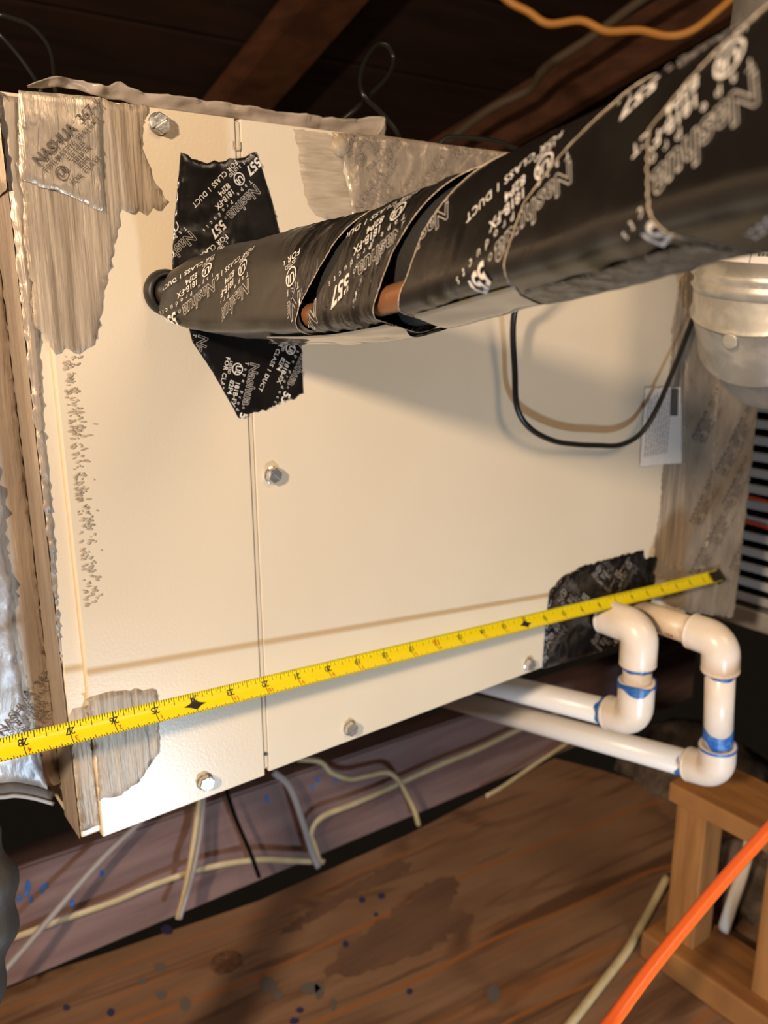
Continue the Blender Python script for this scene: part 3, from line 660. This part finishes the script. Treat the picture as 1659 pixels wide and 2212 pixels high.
# direction of the printed lines: towards the cabinet and a little down
go(PR7, .0036, E2, const(.52), .380, 12, .318, -48); go(PR7, .0036, E2, const(.52), .422, -52, .362, -112)
go(PR6, .0024, E1, E2, .389, 6, .327, -58); go(PR6, .0024, E1, E2, .3135, 15, .252, -45); go(PR6, .0024, E1, E2, .374, 76, .308, 16)
go(PR5, .0019, E3r, E1, .309, 8, .249, -50); go(PR5, .0019, E3r, E1, .247, 26, .187, -32)
go(PR4, .0026, E4r, E3l, .222, 24, .166, -22); go(PR4, .0026, E4r, E3l, .166, -16, .106, -70)
go(PR3, .0029, E5, E4l, .151, -8, .095, -62)
go(PR2, .0020, E6, E5, .1005, 8, .048, -44)
go(PR1, .0013, const(.012), E6, .06, 14, .01, -40)
for pl_, par in ((PR7, W7), (PR6, W6), (PR5, W5), (PR4, W4), (PR3, W3), (PR2, W2), (PR1, W1)):
    for q in pl_: obj('tape_print', q, M_ink, par)

# ------------------------------------------------------------------ tape measure
A0, A1 = at(1549, 1245, 1, -.009), at(51.5, 1609, 1, -.030)
tm = thing('tape_measure', 'yellow steel tape measure blade stretched across the front of the cream cabinet', 'tape measure', A0)
D = (A1-A0); INCH = D.length/28; D.normalize()
Wd = Vector((0, -math.sin(R(45)), -math.cos(R(45)))); Wd = (Wd-D*Wd.dot(D)).normalized(); Nn = Wd.cross(D)
if Nn.y > 0: Nn = -Nn
BWD = .0132
def TB(s, v, h=0.):       # s in inches from the hook, v across the blade -.5 .. .5
    return A0+D*(s*INCH)+Wd*(v*BWD)+Nn*(h+.0022*(4*v*v)-.0011)
V, Fc = [], []; ns, nv = 60, 8
for side in (0, 1):
    for i in range(ns+1):
        for j in range(nv+1): V.append(TB(-.15+i*31/ns, j/nv-.5, -.00018*side))
K = (ns+1)*(nv+1)
for i in range(ns):
    for j in range(nv):
        a = i*(nv+1)+j; q = [a, a+1, a+nv+2, a+nv+1]; Fc += [q, [K+k for k in q[::-1]]]
for i in range(ns):
    for j in (0, nv): a = i*(nv+1)+j; Fc.append([a, a+nv+1, K+a+nv+1, K+a])
obj('blade', (V, Fc), M_yellow, tm, True)
hk = [TB(-.22, v, h) for v in (-.55, .55) for h in (0,)]
obj('hook', join(hexa([TB(s, v, h) for s in (-.30, .55) for v in (-.42, .42) for h in (.0009, .0016)]), hexa([TB(s, v, h) for s in (-.30, -.22) for v in (-.55, .55) for h in (-.009, .0016)])), M_hook, tm, label='dark steel end hook')
g = []
def quad(s, v0, v1, wd): 
    k = 3; vv = [v0+(v1-v0)*i/k for i in range(k+1)]; V = []
    for v in vv: V += [TB(s-wd, v, .00012), TB(s+wd, v, .00012)]
    g.append((V, [[2*i, 2*i+1, 2*i+3, 2*i+2] for i in range(k)]))
for i in range(1, 30*16):
    s = i/16; L = .52 if i % 16 == 0 else .34 if i % 8 == 0 else .26 if i % 4 == 0 else .2 if i % 2 == 0 else .13
    if i % 2 and s < 4: continue
    quad(s, -.5, -.5+L, .008 if i % 16 else .012)
    quad(s, .5, .5-(L*.62 if i % 16 else .5), .008)
obj('tick_marks', join(*g), M_black, tm, kind='stuff', label='fine black inch divisions')
def num(s, txt, v, size, bold=.01):
    q = glyphs(txt, size, bold); wd = width(q); x0 = min(a for a, b in q[0])
    # digits are read with the hook at their left; their feet point to the upper edge
    return [TB(s+((a-x0-wd/2)/INCH), v+(b-size*.36)/BWD, .00015) for a, b in q[0]], q[1]
gb, gr_ = [], []
for k in range(1, 30):
    if k in (12, 24): 
        dm = [TB(k+a, b+.06, .00014) for a, b in ((-.3, 0), (-.14, -.09), (0, -.26), (.14, -.09), (.3, 0), (.14, .09), (0, .26), (-.14, .09))]
        gb.append((dm, [[0, 1, 7], [1, 2, 3], [3, 4, 5], [5, 6, 7], [1, 3, 5, 7]])); gb.append(num(k, str(k), -.24, .0050)); continue
    (gr_ if k == 16 else gb).append(num(k-(.0), str(k), -.12 if k > 12 else .0, .0070 if k == 16 else .0056))
    if k > 12: gr_.append(num(k-.10, str(k-12*(k//12)), .24, .0042))
for q in gb: obj('numeral', q, M_black, tm)
for q in gr_: obj('numeral', q, M_red, tm, label='red numeral')

# ------------------------------------------------------------------ PVC drain traps
def elbow(c, d1, d2, r=.0170, bend=.014, arm=.030, arm2=None, n=24):
    arm2 = arm2 or arm
    """quarter elbow with its corner at c and sockets along d1 and d2"""
    c, d1, d2 = Vector(c), Vector(d1).normalized(), Vector(d2).normalized(); path = [(c+d1*arm, r), (c+d1*(arm-.0004), r*1.0)]
    P = [c+d1*arm, c+d1*(arm*.8), c+d1*(bend*1.02)]
    for k in range(1, 8):
        a = R(90*k/8); P.append(c+d1*bend*(1-math.sin(a))+d2*bend*(1-math.cos(a)))
    P += [c+d2*(bend*1.02), c+d2*(arm2*.8), c+d2*arm2]
    return tube(P, r, n, 1, False, None, False)
def rimmed(c, d1, d2, **k):
    g = [elbow(c, d1, d2, **k)]; a1, r = k.get('arm', .030), k.get('r', .0170); a2 = k.get('arm2', a1)
    for d, arm in ((d1, a1), (d2, a2)): d = Vector(d).normalized(); g.append(lathe(Vector(c)+d*(arm-.003), d, [(0, r), (.0018, r+.00025), (.0030, r), (.0030, .0132), (.001, .0132)], 24))
    return join(*g)
def band(p, d, L, r, wob=.3, sd=0, n=28):
    """irregular smear of primer round a pipe"""
    p, d = Vector(p), Vector(d).normalized(); N = d.orthogonal().normalized(); B = d.cross(N); V = []
    for k in range(n):
        a = 2*math.pi*k/n; l0 = L*wob*nz((math.cos(a), math.sin(a), sd), 1.1, 2); l1 = L*(1+wob*2*nz((math.cos(a), math.sin(a), sd+5), 1.4))
        for l in (l0, l1): V.append(p+d*l+(N*math.cos(a)+B*math.sin(a))*r)
    return V, [[2*k, 2*((k+1) % n), 2*((k+1) % n)+1, 2*k+1] for k in range(n)]
RP = .01335
O1, O2 = Vector((.5339, -.098, .0261)), Vector((.5500, -.098, -.1130)); OE = Vector((.545, .33, -.200))
I1, I2 = Vector((.4856, -.045, .0330)), Vector((.4880, -.045, -.0595)); IE = Vector((.488, .33, -.135))
DN = (O2-O1).normalized(); DI = (I2-I1).normalized(); BK = (OE-O2).normalized(); BI = (IE-I2).normalized(); Yp = Vector((0, 1, 0))
ot = thing('drain_trap', 'larger white PVC drain loop, the outer one with the long vertical pipe', 'pipe', (.54, 0, .026), 'PVC drain loops under the cabinet corner')
it = thing('drain_trap', 'smaller white PVC drain loop, the inner one nearer the black tape', 'pipe', (.487, 0, .03), 'PVC drain loops under the cabinet corner')
obj('pipe', tube([O1+Vector((0, .097, 0)), O1+Vector((0, .02, 0))], RP, 24), M_pvcold, ot, True, 'yellowed pipe with faint red lettering')
g = []
for k, (a, b) in enumerate(((.010, .0125), (.0135, .016), (.017, .0185), (.026, .0285), (.0292, .032), (.033, .0345), (.036, .040))):
    V = [O1+Vector((-math.cos(R(-30)+e/RP)*(RP+.0002), .032+l, math.sin(R(-30)+e/RP)*(RP+.0002))) for l in (a, b) for e in (-.0016, 0, .0016)]
    g.append((V, [[0, 1, 4, 3], [1, 2, 5, 4]]))
q = join(*g)
obj('pipe_print', q, M_orangeprint, ot, kind='stuff', label='faint red brown print')
obj('elbow', rimmed(O1, Yp, DN), M_pvc, ot, True); obj('pipe', tube([O1+DN*.015, O2-DN*.015], RP, 24), M_pvc, ot, True)
obj('elbow', rimmed(O2, -DN, BK), M_pvc, ot, True); obj('pipe', tube([O2+BK*.015, OE], RP, 24), M_pvcgrey, ot, True, 'long lower pipe running back under the cabinet')
obj('primer_stain', band(O1+DN*.030, DN, .004, RP+.0003, .6, 1), M_primer, ot); obj('primer_stain', band(O2-DN*.047, DN, .0155, RP+.0003, .35, 3), M_primer, ot)
obj('primer_stain', band(O2-DN*.0306, DN, .003, .0177, .3, 2), M_primer, ot); obj('primer_stain', band(O2+BK*.0305, BK, .006, RP+.0004, .7, 4), M_primer, ot)
obj('primer_stain', band(O1+Yp*.030, Yp, .0012, RP+.0004, .4, 8), M_primer, ot)
obj('elbow', rimmed(I1, Yp, DI, arm=.041, arm2=.036), M_pvc, it, True); obj('pipe', tube([I1+DI*.015, I2-DI*.015], RP, 24), M_pvc, it, True)
obj('elbow', rimmed(I2, -DI, BI, arm=.040, arm2=.030), M_pvc, it, True); obj('pipe', tube([I2+BI*.015, IE], RP, 24), M_pvcgrey, it, True)
obj('primer_stain', band(I1+DI*.037, DI, .004, RP+.0004, .5, 5), M_primer, it); obj('primer_stain', band(I2-DI*.0404, DI, .008, .0178, .45, 6), M_primer, it)
obj('primer_stain', band(I2+BI*.030, BI, .008, RP+.0004, .35, 7), M_primer, it)

# ------------------------------------------------------------------ cables
def cable(name, pts, rad, material, label, cat='cable', group=None, n=10, squash=None, sub=6):
    o = obj(name, tube(pts, rad, n, sub, True, squash), material, None, True, loc=pts[0]); tag(o, label, cat, group); return o
def front(px, py, y): return at(px, py, 1, y)
cable('black_cable', [front(1130, 560, -.05), front(1124, 640, -.03), front(1112, 672, -.022), front(1108, 720, -.018), front(1112, 800, -.016), front(1117, 880, -.016), front(1145, 925, -.016), front(1195, 952, -.015), front(1245, 960, -.013), front(1290, 962, -.013), front(1340, 961, -.013), front(1382, 938, -.013), front(1415, 890, -.014), front(1450, 810, -.012), front(1483, 725, -.009), front(1505, 660, -.007), front(1520, 560, -.006)],
      .0024, M_wire, 'thin black cable hanging in a loop over the right front panel')
J = .375
def jy(px, py, y=J): return at(px, py, 1, y)
G = 'cream cables stapled along the joist'
cable('cream_cable', [jy(-60, 2058, .40), jy(0, 2036, .40), jy(60, 2015, .395), jy(130, 1988, .392), jy(240, 1950, .39), jy(330, 1912, .386), jy(420, 1882, .38), jy(500, 1864, .375), jy(570, 1857, .372), jy(640, 1860, .37), jy(700, 1862, .368)], .0042, M_romex, 'cream cable lowest on the joist, running left out of the frame', 'cable', G, squash=(0, 1, 0))
cable('cream_cable', [jy(690, 1862, .368), jy(680, 1830, .37), jy(672, 1800, .372), jy(695, 1765, .375), jy(760, 1738, .378), jy(820, 1712, .38), jy(880, 1684, .381), jy(960, 1648, .381), jy(1040, 1615, .381), jy(1130, 1572, .381), jy(1250, 1520, .381)], .0042, M_romex, 'cream cable rising to the right along the joist under the lower pipes', 'cable', G, squash=(0, 1, 0))
cable('cream_cable', [jy(640, 1640, .40), jy(690, 1645, .385), jy(715, 1668, .376), jy(755, 1682, .374), jy(790, 1676, .374), jy(835, 1668, .372), jy(860, 1685, .366), jy(880, 1720, .364), jy(895, 1750, .364), jy(904, 1782, .366)], .0038, M_romex, 'short bent cream cable dropping to the deck edge in the middle', 'cable', G)
cable('cream_cable', [jy(1050, 1720, .368), jy(1085, 1700, .370), jy(1140, 1662, .374), jy(1200, 1622, .378), jy(1290, 1565, .381)], .0042, M_romex, 'cream cable nearest the frame of lumber, over the deck edge', 'cable', G, squash=(0, 1, 0))
cable('twin_cable', [jy(384, 1985, .362), jy(398, 1930, .37), jy(408, 1880, .366), jy(418, 1820, .374), jy(425, 1770, .378), jy(432, 1720, .378)], .0034, M_romex, 'pale cable standing upright across the joist, blue stain at its top')
cable('grey_cable', [jy(388, 1985, .356), jy(405, 1930, .364), jy(418, 1880, .360), jy(430, 1820, .37), jy(436, 1770, .374), jy(440, 1720, .374)], .0028, M_greycable, 'thin grey cable beside the upright pale cable on the joist')
cable('grey_cable', [jy(-30, 2140, .35), jy(60, 2040, .36), jy(160, 1922, .37), jy(230, 1845, .375), jy(310, 1768, .38)], .0036, M_greycable, 'grey cable slanting up to the left end of the cabinet')
cable('grey_strap', [jy(688, 1874, .360), jy(672, 1835, .366), jy(655, 1780, .368), jy(635, 1720, .372), jy(618, 1690, .374), jy(590, 1668, .378)], .0046, M_greycable, 'grey strap hanging down over the joist beside the cream cable', 'strap', squash=(0, 1, 0))
cable('dark_rod', [jy(560, 1895, .366), jy(540, 1840, .372), jy(510, 1770, .376), jy(488, 1705, .38)], .0026, M_dark, 'thin dark rod leaning across the joist under the seam', 'rod')
# floor cords
def fl_(px, py, z=FLOOR): return at(px, py, 2, z)
cable('power_cord', [fl_(1170, 2290, FLOOR+.006), fl_(1232, 2212, FLOOR+.006), fl_(1300, 2125, FLOOR+.007), fl_(1350, 2060, FLOOR+.008), fl_(1385, 2000, FLOOR+.010), fl_(1412, 1950, FLOOR+.013), fl_(1440, 1895, FLOOR+.03)], .0052, M_romex, 'pale cord lying on the deck beside the lumber frame', 'cord')
cable('orange_cord', [dep(700, 2900, .62), dep(1100, 2600, .50), dep(1240, 2310, .55), dep(1318, 2212, .585), dep(1400, 2100, .61), dep(1480, 2000, .63), dep(1560, 1905, .645), dep(1659, 1795, .66), dep(1800, 1650, .68), dep(2300, 1200, .75)], .0052, M_orange, 'orange extension cord crossing in front of the lumber frame', 'cord', n=14)
# overhead
cable('ochre_cable', [dep(1020, -70, 1.25), dep(1095, 0, 1.25), dep(1140, 25, 1.25), dep(1185, 52, 1.25), dep(1255, 45, 1.25), dep(1310, 68, 1.25), dep(1380, 66, 1.25), dep(1440, 78, 1.25), dep(1490, 68, 1.25), dep(1545, 28, 1.25), dep(1640, -60, 1.25)], .0062, M_ochre, 'ochre cable sagging under the roof at upper right')
cable('grey_cable', [roofpt(960, 310, .2), roofpt(1060, 235, .2), roofpt(1140, 195, .2), roofpt(1180, 145, .2), roofpt(1270, 85, .2), roofpt(1400, -10, .2), roofpt(1560, -110, .2)], .011, mat('dusty_grey_cable', (.17, .12, .08), .7), 'dusty grey cable running up the roof behind the ochre cable', n=12)
top = lambda px, py, y=.02: at(px, py, 1, y)
cable('black_wire', [top(735, 262, .05), top(768, 235, .05), top(800, 205, .06), top(838, 165, .07), top(850, 130, .08), top(838, 100, .08), top(815, 98, .08), top(790, 130, .07), top(778, 170, .06), top(785, 205, .05), top(815, 235, .05), top(840, 262, .05), top(860, 290, .05), top(875, 330, .06)], .0017, M_wire, 'thin black wire curled into a loop above the cabinet', 'wire')
cable('black_wire', [top(930, 330, .06), top(960, 300, .06), top(990, 296, .06), top(1040, 300, .06), top(1090, 310, .06), top(1130, 330, .06), top(1150, 350, .06)], .0019, M_wire, 'thin black wire arched over the top right foil', 'wire')
cable('black_wire', [top(-40, 30, .12), top(0, 32, .12), top(35, 42, .11), top(65, 55, .10), top(95, 85, .09), top(112, 120, .08), top(118, 175, .06), top(120, 200, .06)], .0014, M_wire, 'thin black wire dropping behind the upper left corner', 'wire')
cable('black_wire', [top(-40, 40, .10), top(0, 75, .10), top(40, 120, .09), top(75, 170, .08), top(90, 200, .07)], .0014, M_wire, 'thin black wire left of the upper left corner', 'wire')

# ------------------------------------------------------------------ plastic film along the cabinet top
upper = [(60, 184), (120, 168), (160, 168), (205, 178), (230, 186), (262, 176), (300, 196), (360, 205), (420, 212), (480, 220), (540, 230), (600, 240), (660, 246), (700, 252), (760, 258), (826, 252), (815, 288)]
lower = [(60, 190), (120, 190), (160, 194), (205, 206), (230, 212), (262, 218), (300, 228), (360, 238), (420, 246), (480, 254), (540, 262), (600, 272), (660, 280), (700, 284), (760, 292), (826, 300), (815, 302)]
V = []; nr = 6
U = spline([at(a, b, 1, .030) for a, b in upper], 4); Lw = spline([at(a, b, 1, .034) for a, b in lower], 4)
for i, (a, b) in enumerate(zip(U, Lw)):
    for j in range(nr+1):
        p = b.lerp(a, j/nr); V.append(p+Vector((0, .006*nz(p, 60, 2)*j/nr+.0035*nz(p, 170, 5), .0008*nz(p, 160, 3))))
Fc = [[i*(nr+1)+j, (i+1)*(nr+1)+j, (i+1)*(nr+1)+j+1, i*(nr+1)+j+1] for i in range(len(U)-1) for j in range(nr)]
o = obj('plastic_film', (V, Fc), M_plastic, None, True, loc=(.16, .03, CH)); tag(o, 'cloudy crumpled plastic film standing along the cabinet top edge', 'plastic film')
sm = o.modifiers.new('thickness', 'SOLIDIFY'); sm.thickness = .0006

# ------------------------------------------------------------------ galvanized vent elbow
FR = .0645
T0 = dep(1676, 592, .70)
vp = thing('vent_pipe', 'galvanized steel vent pipe with an elbow at the right edge of the frame', 'pipe', T0)
obj('pipe', lathe(T0+Vector((0, 0, .012)), (0, 0, 1), [(0, FR*.97), (.004, FR*.97), (.6, FR*.97)], 48), M_galv, vp, True)
tb = T0
g = lathe(tb, (0, 0, 1), [(-.016, FR*.985), (-.0125, FR*1.0), (-.0095, FR*1.035), (-.0065, FR*1.0), (-.003, FR*1.0), (0, FR*1.055), (.0035, FR*1.0), (.014, FR*.98)], 48)
obj('collar', g, M_galv, vp, True, 'ribbed joint collar')
# gores of the elbow: it turns from vertical to run away to the right
fh = Vector((fw.x, fw.y, 0)).normalized(); rh = Vector((rt.x, rt.y, 0)).normalized()
bd = Vector((1, .04, 0)).normalized(); Br = .050; cc = tb+Vector((0, 0, .018))
cuts = [(0, 0), (.055, 0), (.055, 0)]
def ringat(k, ang, rad=FR): 
    a = R(ang); ctr = cc+Vector((0, 0, -.026))+bd*Br*(1-math.cos(a))-Vector((0, 0, 1))*Br*math.sin(a); nrm = Vector((0, 0, -1))*math.cos(a)+bd*math.sin(a); s = nrm.cross(bd.cross(Vector((0, 0, 1)))).normalized(); q = bd.cross(Vector((0, 0, 1))).normalized()
    return [ctr+s*math.cos(t)*rad+q*math.sin(t)*rad for t in [2*math.pi*i/40 for i in range(40)]]
def ringsup(z): 
    a = ringat(0, 0); return [p+Vector((0, 0, z)) for p in a]
def loft(rings, name):
    V = [p for r_ in rings for p in r_]; Fc = []
    for i in range(len(rings)-1):
        for k in range(40): a, b = i*40+k, i*40+(k+1) % 40; Fc.append([a, b, b+40, a+40])
    return V, Fc
angs = [10, 36, 62, 90]
obj('elbow_section', loft([ringsup(.012), ringsup(.004), ringat(0, 16), ringat(0, 17.6, FR*1.035)], 'g'), M_galv, vp, True)
for a0_, a1_ in ((18, 45), (45, 70), (70, 95)):
    obj('elbow_section', loft([ringat(0, a0_, FR*1.03), ringat(0, a0_+1.6, FR*1.0), ringat(0, a1_-1.6, FR*1.0), ringat(0, a1_, FR*1.03)], 'g'), M_galv, vp, True)
p = dep(1588, 682, .70); 
rd = (CAM-tb); rd.z = 0; rd.normalize()
ctr = tb+Vector((0, 0, -.040)); dn = (rd*math.cos(R(32))-rh*math.sin(R(32))-Vector((0, 0, .15))).normalized()
obj('rivet', lathe(ctr+dn*FR*.985, dn, [(0, .0070), (.0006, .0060), (.0007, .0028), (.0002, .0012)], 16), M_galv, vp, True)
# sticker wrapped on the vertical pipe with lines of print and a bar code
def stk(a, z, h=.0006):
    d = (rd*math.cos(R(a))+Vector((-rd.y, rd.x, 0))*math.sin(R(a))); return T0+Vector((0, 0, z))+d*(FR*.97+h)
V = [stk(-70+i*4, z) for i in range(41) for z in (.014, .062)]
st = obj('sticker', (V, [[2*i, 2*i+2, 2*i+3, 2*i+1] for i in range(40)]), M_sticker, vp, True, 'white printed sticker with a bar code')
RS = FR*.97; s_lat = Vector((-rd.y, rd.x, 0)); sgn = 1 if s_lat.dot(rt) > 0 else -1
def dashes(a0_, a1_, z, hh, sd):
    rg = random.Random(sd); g_ = []; a = a0_
    while a < a1_:
        wd = rg.uniform(1.0, 2.6); g_.append(([stk(sgn*a, z, .0009), stk(sgn*(a+wd), z, .0009), stk(sgn*(a+wd), z+hh*rg.uniform(.8, 1), .0009), stk(sgn*a, z+hh, .0009)], [[0, 1, 2, 3]])); a += wd+.5
    return join(*g_)
g = [dashes(-50, -34, .0275, .0024, 1), dashes(-62, -30, .0215, .0020, 2), dashes(-64, -58, .0165, .0014, 3), dashes(-12, 10, .049, .003, 4), dashes(-14, 22, .0195, .0030, 5)]
a = -12
while a < 22:
    wd = random.choice((.5, .5, 1.0, 1.4)); g.append(([stk(sgn*a, .0255, .0009), stk(sgn*(a+wd), .0255, .0009), stk(sgn*(a+wd), .0445, .0009), stk(sgn*a, .0445, .0009)], [[0, 1, 2, 3]])); a += wd+random.choice((.6, 1.0))
g.append(([stk(sgn*-19, .014, .0009), stk(sgn*-18.4, .014, .0009), stk(sgn*-18.4, .062, .0009), stk(sgn*-19, .062, .0009)], [[0, 1, 2, 3]]))
obj('sticker_print', join(*g), M_stickerdark, st)

vp.rotation_euler = Matrix.Rotation(R(8), 3, rh).to_euler()

# ------------------------------------------------------------------ louvred furnace panel at right
fu = thing('furnace', 'grey louvred furnace panel in the dark beyond the foil taped cabinet edge', 'furnace', (1.0, .1, -.12))
FX = .95; pitch = .0225; z = -.088; first = None
obj('casing', box((FX+.02, -.35, -.135), (FX+.4, .45, .42), .003), M_dark, fu)
obj('base_rail', box((FX-.002, -.35, -.132), (FX+.03, .40, -.103), .003), M_furn, fu)
obj('corner_post', box((FX-.001, .205, -.103), (FX+.02, .40, .42), .003), M_dark, fu)
obj('head_panel', box((FX-.001, -.35, .215), (FX+.02, .40, .42), .003), M_dark, fu)
k = 0
while z < .21:
    c = [(FX+dx, y, z+dz) for y in (-.35, .21) for dx, dz in ((0, -.0058), (0, .0058), (.0035, -.0048), (.0035, .0068))]
    c8 = [c[0], c[1], c[2], c[3], c[4], c[5], c[6], c[7]]
    if first is None:
        first = obj('slat', hexa(c8, .0008), M_furn, fu); s = first; z00 = z
    else:
        s = first.copy(); COL.objects.link(s); s.parent = fu; s.location = (0, 0, z-z00)
    z += pitch
for (py, lab) in ((1079, 'red wire behind the furnace slats, the upper one'), (1135, 'red wire behind the furnace slats, the lower one')):
    a = at(1640, py, 0, FX-.004)
    cable('red_wire', [a+Vector((0, .05, .001)), a+Vector((0, .0, .0)), a+Vector((0, -.05, -.003)), a+Vector((0, -.2, -.002))], .0020, M_redwire, lab, 'wire', 'red wires at the furnace slats')

# ------------------------------------------------------------------ lumber frame, lower right
fr = thing('lumber_frame', 'orange brown lumber frame with studs standing on the deck under the drain loops', 'frame', (.66, -.2, FLOOR))
ZT = -.213
obj('top_plate', box((.640, -.55, ZT-.024), (.728, .008, ZT), .002), M_lumber, fr)
obj('bottom_plate', box((.622, -.55, FLOOR), (.705, .016, FLOOR+.036), .003), M_lumber, fr)
for y in (-.040, -.150, -.30):
    obj('stud', box((.643, y, FLOOR+.036), (.681, y+.038, ZT-.024), .002), M_stud, fr)
o = cable('white_strap', [Vector((.715, -.06, ZT-.03)), Vector((.710, -.055, -.32)), Vector((.702, -.05, -.37)), Vector((.698, -.045, FLOOR+.04))], .0075, M_pvcgrey, 'whitish strap hanging inside the lumber frame', 'strap', squash=(1, 0, 0))
def lump(c, s, label, sd):
    bm = bmesh.new(); bmesh.ops.create_icosphere(bm, subdivisions=4, radius=1)
    for v in bm.verts:
        v.co *= 1+.35*nz(v.co, 1.6, sd)+.15*nz(v.co, 4.5, sd+2); v.co = Vector((v.co.x*s[0], v.co.y*s[1], v.co.z*s[2]))+Vector(c)
    o = obj('insulation_clump', from_bm(bm), M_batt, None, True, loc=c); tag(o, label, 'insulation', 'dusty insulation clumps'); return o
lump((.80, -.02, FLOOR+.05), (.06, .05, .05), 'dusty grey insulation clump seen between the lumber studs', 1)
lump((1.03, .19, FLOOR+.0), (.10, .14, .07), 'dusty brown insulation clump behind the lower drain pipe', 4)
lump((1.04, -.10, FLOOR+.0), (.08, .07, .06), 'dusty brown insulation clump left of the first lumber stud', 7)
bpy.context.view_layer.update()
